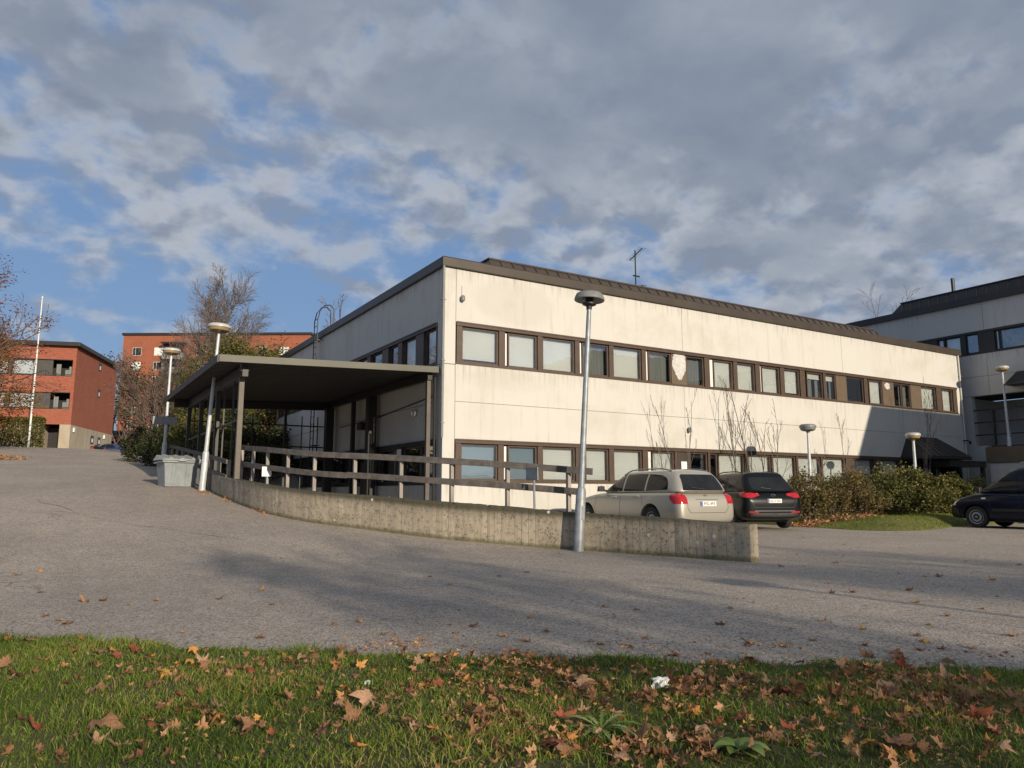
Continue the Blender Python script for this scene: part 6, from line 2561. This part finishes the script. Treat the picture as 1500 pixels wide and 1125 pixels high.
for (px, py, kd, sz) in ((145, 1073, 'brown', .19), (22, 998, 'brown', .15), (8, 985, 'brown', .12), (130, 1025, 'tan', .12), (150, 962, 'tan', .13), (165, 960, 'orange', .08), (282, 962, 'orange', .10), (298, 984, 'tan', .12), (415, 968, 'orange', .09), (440, 972, 'tan', .12), (455, 976, 'brown', .11), (250, 1080, 'tan', .12), (180, 1105, 'tan', .13), (200, 1118, 'brown', .16), (32, 1063, 'brown', .12), (55, 1080, 'red', .10), (318, 1052, 'tan', .09), (415, 1055, 'brown', .10), (493, 985, 'orange', .08), (502, 1026, 'orange', .10), (545, 997, 'orange', .09), (540, 1045, 'tan', .16), (515, 1070, 'brown', .12), (520, 1118, 'orange', .10), (628, 970, 'yellow', .12), (610, 982, 'tan', .09), (625, 1015, 'orange', .10), (600, 1020, 'red', .08), (680, 1010, 'orange', .09), (715, 985, 'brown', .12), (752, 960, 'red', .11), (780, 962, 'orange', .12), (590, 1045, 'tan', .08), (640, 1100, 'red', .07), (755, 1085, 'red', .09), (850, 1012, 'tan', .17), (880, 1010, 'brown', .14), (845, 997, 'tan', .09), (825, 1060, 'red', .14), (848, 1070, 'brown', .13), (810, 1102, 'red', .17), (830, 1110, 'brown', .15), (935, 1095, 'brown', .17), (905, 1118, 'tan', .12), (955, 1080, 'brown', .13), (985, 970, 'brown', .12), (990, 1012, 'red', .16), (1000, 1030, 'brown', .15), (1015, 1055, 'orange', .13), (1030, 1080, 'tan', .13), (1003, 1010, 'orange', .10), (1080, 1012, 'tan', .14), (1095, 1005, 'brown', .12), (1085, 1065, 'red', .12), (1050, 1105, 'brown', .15), (1140, 1025, 'brown', .15), (1165, 1030, 'red', .14), (1175, 1015, 'brown', .15), (1222, 1035, 'red', .12), (1275, 1015, 'yellow', .11), (1295, 1030, 'tan', .17), (1310, 1022, 'tan', .14), (1285, 1040, 'brown', .14), (1325, 1012, 'tan', .10), (1340, 1062, 'yellow', .12), (1342, 1072, 'tan', .10), (1385, 1030, 'orange', .09), (1410, 1025, 'brown', .16), (1425, 1035, 'brown', .14), (1385, 1000, 'tan', .12), (1452, 1005, 'orange', .12), (1432, 1070, 'red', .14), (1450, 1062, 'brown', .12), (1268, 1075, 'tan', .09), (1276, 1108, 'orange', .10), (1315, 1112, 'brown', .15), (1160, 1085, 'red', .10), (1135, 1090, 'brown', .11), (1200, 1120, 'tan', .10), (1320, 985, 'red', .13), (1100, 975, 'brown', .13), (1060, 985, 'tan', .10), (1250, 1000, 'brown', .12), (1230, 985, 'tan', .12), (640, 975, 'brown', .10), (35, 945, 'brown', .14), (8, 940, 'orange', .12), (100, 955, 'tan', .10), (230, 1010, 'brown', .08), (95, 1010, 'red', .07), (365, 1085, 'brown', .10), (470, 1095, 'brown', .10), (1470, 1120, 'tan', .10), (1485, 1040, 'brown', .13), (700, 1060, 'brown', .10), (660, 1065, 'brown', .11), (600, 1078, 'brown', .10)):
    X, Y = gpix(px, py)
    put_leaf(X, Y, kd, sz, 'lawn')
kinds_w = ['brown'] * 6 + ['tan'] * 4 + ['orange'] * 2 + ['red'] * 2 + ['yellow']
cnt = 0
while cnt < 95:
    px, py = lq.uniform(-20, 1520), 930 + 200 * lq.random() ** 1.3
    X, Y = gpix(px, py)
    if Y > lawn_edge(X) - .02 or lq.random() > .35 + .65 * px / 1500:
        continue
    put_leaf(X, Y, lq.choice(kinds_w), lq.uniform(.05, .11), 'lawn', .5)
    cnt += 1
for (px, py, kd, sz) in ((125, 882, 'tan', .16), (150, 880, 'brown', .11), (60, 842, 'orange', .14), (25, 847, 'tan', .15), (60, 868, 'tan', .12), (230, 880, 'tan', .10), (320, 878, 'brown', .11), (527, 912, 'tan', .11), (560, 930, 'tan', .10), (693, 918, 'brown', .14), (735, 932, 'yellow', .11), (773, 940, 'tan', .11), (583, 945, 'orange', .07), (682, 947, 'tan', .08), (800, 926, 'tan', .10), (880, 945, 'tan', .10), (945, 935, 'orange', .08), (1055, 915, 'brown', .13), (1100, 943, 'brown', .13), (1150, 948, 'tan', .10), (1205, 910, 'tan', .10), (1265, 922, 'yellow', .09), (1190, 938, 'tan', .09), (1275, 963, 'brown', .15), (1320, 965, 'brown', .17), (1310, 958, 'brown', .13), (1390, 970, 'brown', .13), (1225, 825, 'tan', .16), (1145, 830, 'tan', .14), (1455, 850, 'orange', .12), (1375, 845, 'tan', .14), (1485, 932, 'tan', .14), (1215, 855, 'tan', .11), (1250, 868, 'brown', .12), (1330, 865, 'brown', .12), (1100, 800, 'yellow', .13), (490, 915, 'brown', .10), (380, 935, 'brown', .10), (95, 915, 'brown', .13)):
    X, Y = gpix(px, py, .0)
    if Y > lawn_edge(X) + .04:
        put_leaf(X, Y, kd, sz, 'road', .12)
cnt = 0
while cnt < 58:
    px, py = lq.uniform(0, 1500), lq.uniform(775, 960)
    X, Y = gpix(px, py, 0)
    u, v = cam2w(X, Y)
    if Y < lawn_edge(X) + .06 or v > -7.2 and u < 9.5 or lq.random() > .15 + .85 * (px / 1500) or (u > 10 and v > -7.2):
        continue
    put_leaf(X, Y, lq.choice(['tan', 'brown', 'tan', 'brown', 'yellow']), lq.uniform(.05, .11), 'road', .1)
    cnt += 1


def litter(name, label, spots, n, size, seed, mat, spread_z=.04):
    q = random.Random(seed)
    b = MB()
    b.tint = []
    pts = []
    for _ in range(n):
        u, v, ru, rv, z = spots[q.randrange(len(spots))]
        a, r = q.uniform(0, 6.28), abs(q.gauss(0, .5))
        x, y = u + ru * r * math.cos(a), v + rv * r * math.sin(a)
        zz0 = z if z is not None else zroad(y)
        pts.append((Vector((x, y, zz0 + .01 + abs(q.gauss(0, spread_z)))), q.random()))
    leaf_cards(b, pts, q, size, .25)
    o = b.build(name, M[mat], None)
    return tag(o, label, 'leaves', kind='stuff')


M['leaf_litter'] = make_tint('leaf_litter', [(0.0, (.16, .075, .042)), (.4, (.34, .175, .085)), (.75, (.50, .29, .16)), (1.0, (.60, .28, .07))], .8, .2)
pl = place(8, 34)
litter('leaf_pile', 'orange drift of fallen leaves at the left edge of the road', [(pl[0] - .8, pl[1], 1.6, .9, None), (pl[0] - 1.6, pl[1] + .8, 1.5, .9, None)], 2600, .13, 3, 'leaf_litter', .09)
sp_ = []
for (px, Y) in ((1180, 23.3), (1200, 23.5), (1235, 23.8), (1265, 24.0)):
    p = at(px, 760, Y)
    sp_.append((p.x, p.y, .8, .5, bed_z(p.x, p.y)))
litter('leaf_litter', 'orange-brown leaf litter along the foot of the brown shrubs', sp_, 1500, .09, 4, 'leaf_litter')
litter('leaf_litter', 'dry leaves and grit gathered along the foot of the concrete wall by the bin', [(-5.72, 3.2, .25, .9, None), (-5.5, 1.2, .2, 1.0, None), (-5.2, -1.2, .15, 1.0, None)], 330, .06, 5, 'leaf_litter', .01)

def leaf_carpet(name, label, spots, seed):
    q = random.Random(seed)
    b = MB()
    b.tint = []
    src = LM['brown']
    for (X, Y, sz, tn) in spots:
        me = src[q.randrange(4)]
        u, v = cam2w(X, Y)
        mt = Matrix.Translation((u, v, lawn_z(X, Y) + q.uniform(.012, .035))) @ Matrix.Rotation(q.uniform(0, 6.28), 4, 'Z') @ Matrix.Rotation(q.gauss(0, .5), 4, 'X') @ Matrix.Rotation(q.gauss(0, .5), 4, 'Y') @ Matrix.Scale(sz, 4)
        k_ = len(b.v)
        b.v += [tuple(mt @ vv.co) for vv in me.vertices]
        b.f += [tuple(k_ + i for i in p.vertices) for p in me.polygons]
        b.tint += [tn] * len(me.vertices)
    return tag(b.build(name, M['leaf_litter'], None, smooth=3.2), label, 'leaves', kind='stuff')


lsp = []
ctr = [(lq.uniform(0, 1500), 940 + 190 * lq.random()) for _ in range(40)] + [(1000, 1040), (1015, 1020), (985, 1015), (830, 1100), (940, 1100), (1290, 1030), (1310, 1020), (1420, 1030), (1400, 1010), (1160, 1028), (1085, 1010), (150, 965), (20, 990), (850, 1010), (1060, 1100), (1250, 990), (720, 985), (640, 975), (1330, 985), (890, 1110), (1180, 1060), (1450, 1070), (500, 1040), (440, 975)]
while len(lsp) < 900:
    c_ = ctr[lq.randrange(len(ctr))]
    px, py = c_[0] + lq.gauss(0, 45), c_[1] + lq.gauss(0, 14)
    if py < 930:
        continue
    X, Y = gpix(px, py)
    if Y > lawn_edge(X) - .02 or Y < 2.3 or lq.random() > .45 + .55 * px / 1500:
        continue
    lsp.append((X, Y, lq.uniform(.04, .105), min(1, max(0, lq.gauss(.36, .26)))))
leaf_carpet('fallen_leaves', 'small brown and tan fallen leaves gathered in drifts between the larger leaves', lsp, 17)
fq = []
for _ in range(60):
    X, Y = gpix(lq.uniform(0, 1500), 945 + 190 * lq.random(), .03)
    fq.append((*cam2w(X, Y), .35, .35, .045))
litter('leaf_fragments', 'small brown scraps of dead leaves and thatch scattered in the lawn grass', fq, 2400, .028, 9, 'leaf_litter', .008)

# weeds
M['weed'] = make_tint('weed_leaves', [(0.0, (.11, .18, .04)), (.6, (.22, .30, .08)), (1.0, (.36, .40, .15))], .5, .35)


def rosette(name, px, py, label, n, ln, wd, lobed, seed):
    q = random.Random(seed)
    X, Y = gpix(px, py, .03)
    u, v = cam2w(X, Y)
    t = empty(name, (u, v, lawn_z(X, Y)), label, 'weed')
    for i in range(n):
        b = MB()
        b.tint = []
        a = 2 * math.pi * i / n + q.uniform(-.3, .3)
        L_ = ln * q.uniform(.65, 1.15)
        up = q.uniform(.25, .9)
        segs = 12 if lobed else 8
        tn = q.random()
        for k_ in range(segs + 1):
            f = k_ / segs
            w_ = wd * (math.sin(math.pi * min(1, f * .92 + .06)) ** (.7 if not lobed else 1.0)) * (.25 + .75 * f if lobed else .35 + .65 * min(1, f * 2))
            if lobed:
                w_ *= (1.0 if k_ % 2 else .42)
            if k_ == segs:
                w_ = .001
            r_ = L_ * f
            z_ = .02 + L_ * up * (f - .55 * f * f * 1.5)
            cx2, cy2 = math.cos(a) * r_, math.sin(a) * r_
            for s_ in (-1, 0, 1):
                b.v.append((cx2 - math.sin(a) * w_ * s_, cy2 + math.cos(a) * w_ * s_, z_ + (abs(s_) * w_ * .35)))
                b.tint.append(min(1, tn * .7 + .3 * (s_ == 0)))
            if k_:
                o_ = 3 * k_
                b.f += [(o_ - 3, o_ - 2, o_ + 1, o_), (o_ - 2, o_ - 1, o_ + 2, o_ + 1)]
        b.build('leaf', M['weed'], t, smooth=3.2)
    return t


rosette('dandelion_plant', 880, 1080, 'dandelion rosette with jagged pale green leaves among red-brown fallen leaves', 24, .165, .026, True, 5)
rosette('broadleaf_weed', 1085, 1112, 'broad-leaved weed with smooth oval leaves near the bottom edge of the lawn', 12, .115, .03, False, 6)


def tissue(px, py, size, label, seed):
    q = random.Random(seed)
    X, Y = gpix(px, py, .04)
    u, v = cam2w(X, Y)
    bm = bmesh.new()
    bmesh.ops.create_icosphere(bm, subdivisions=3, radius=size)
    for vtx in bm.verts:
        p = vtx.co
        f = 1 + .45 * math.sin(p.x * 70 + 1.3 * math.sin(p.y * 90)) * math.sin(p.z * 80 + p.y * 60) + q.uniform(-.16, .16)
        vtx.co = Vector((p.x * f * 1.3, p.y * f, p.z * f * .75))
    me = bpy.data.meshes.new('crumpled_tissue')
    bm.to_mesh(me)
    bm.free()
    me.materials.append(M['paper'])
    o = bpy.data.objects.new('crumpled_tissue', me)
    COL.objects.link(o)
    o.location = (u, v, lawn_z(X, Y) + size * .6)
    tag(o, label, 'litter')


tissue(968, 1009, .042, 'crumpled white paper tissue lying on the lawn beside red-brown leaves', 3)
tissue(538, 1008, .014, 'tiny scrap of white paper in the grass beside an orange leaf', 4)
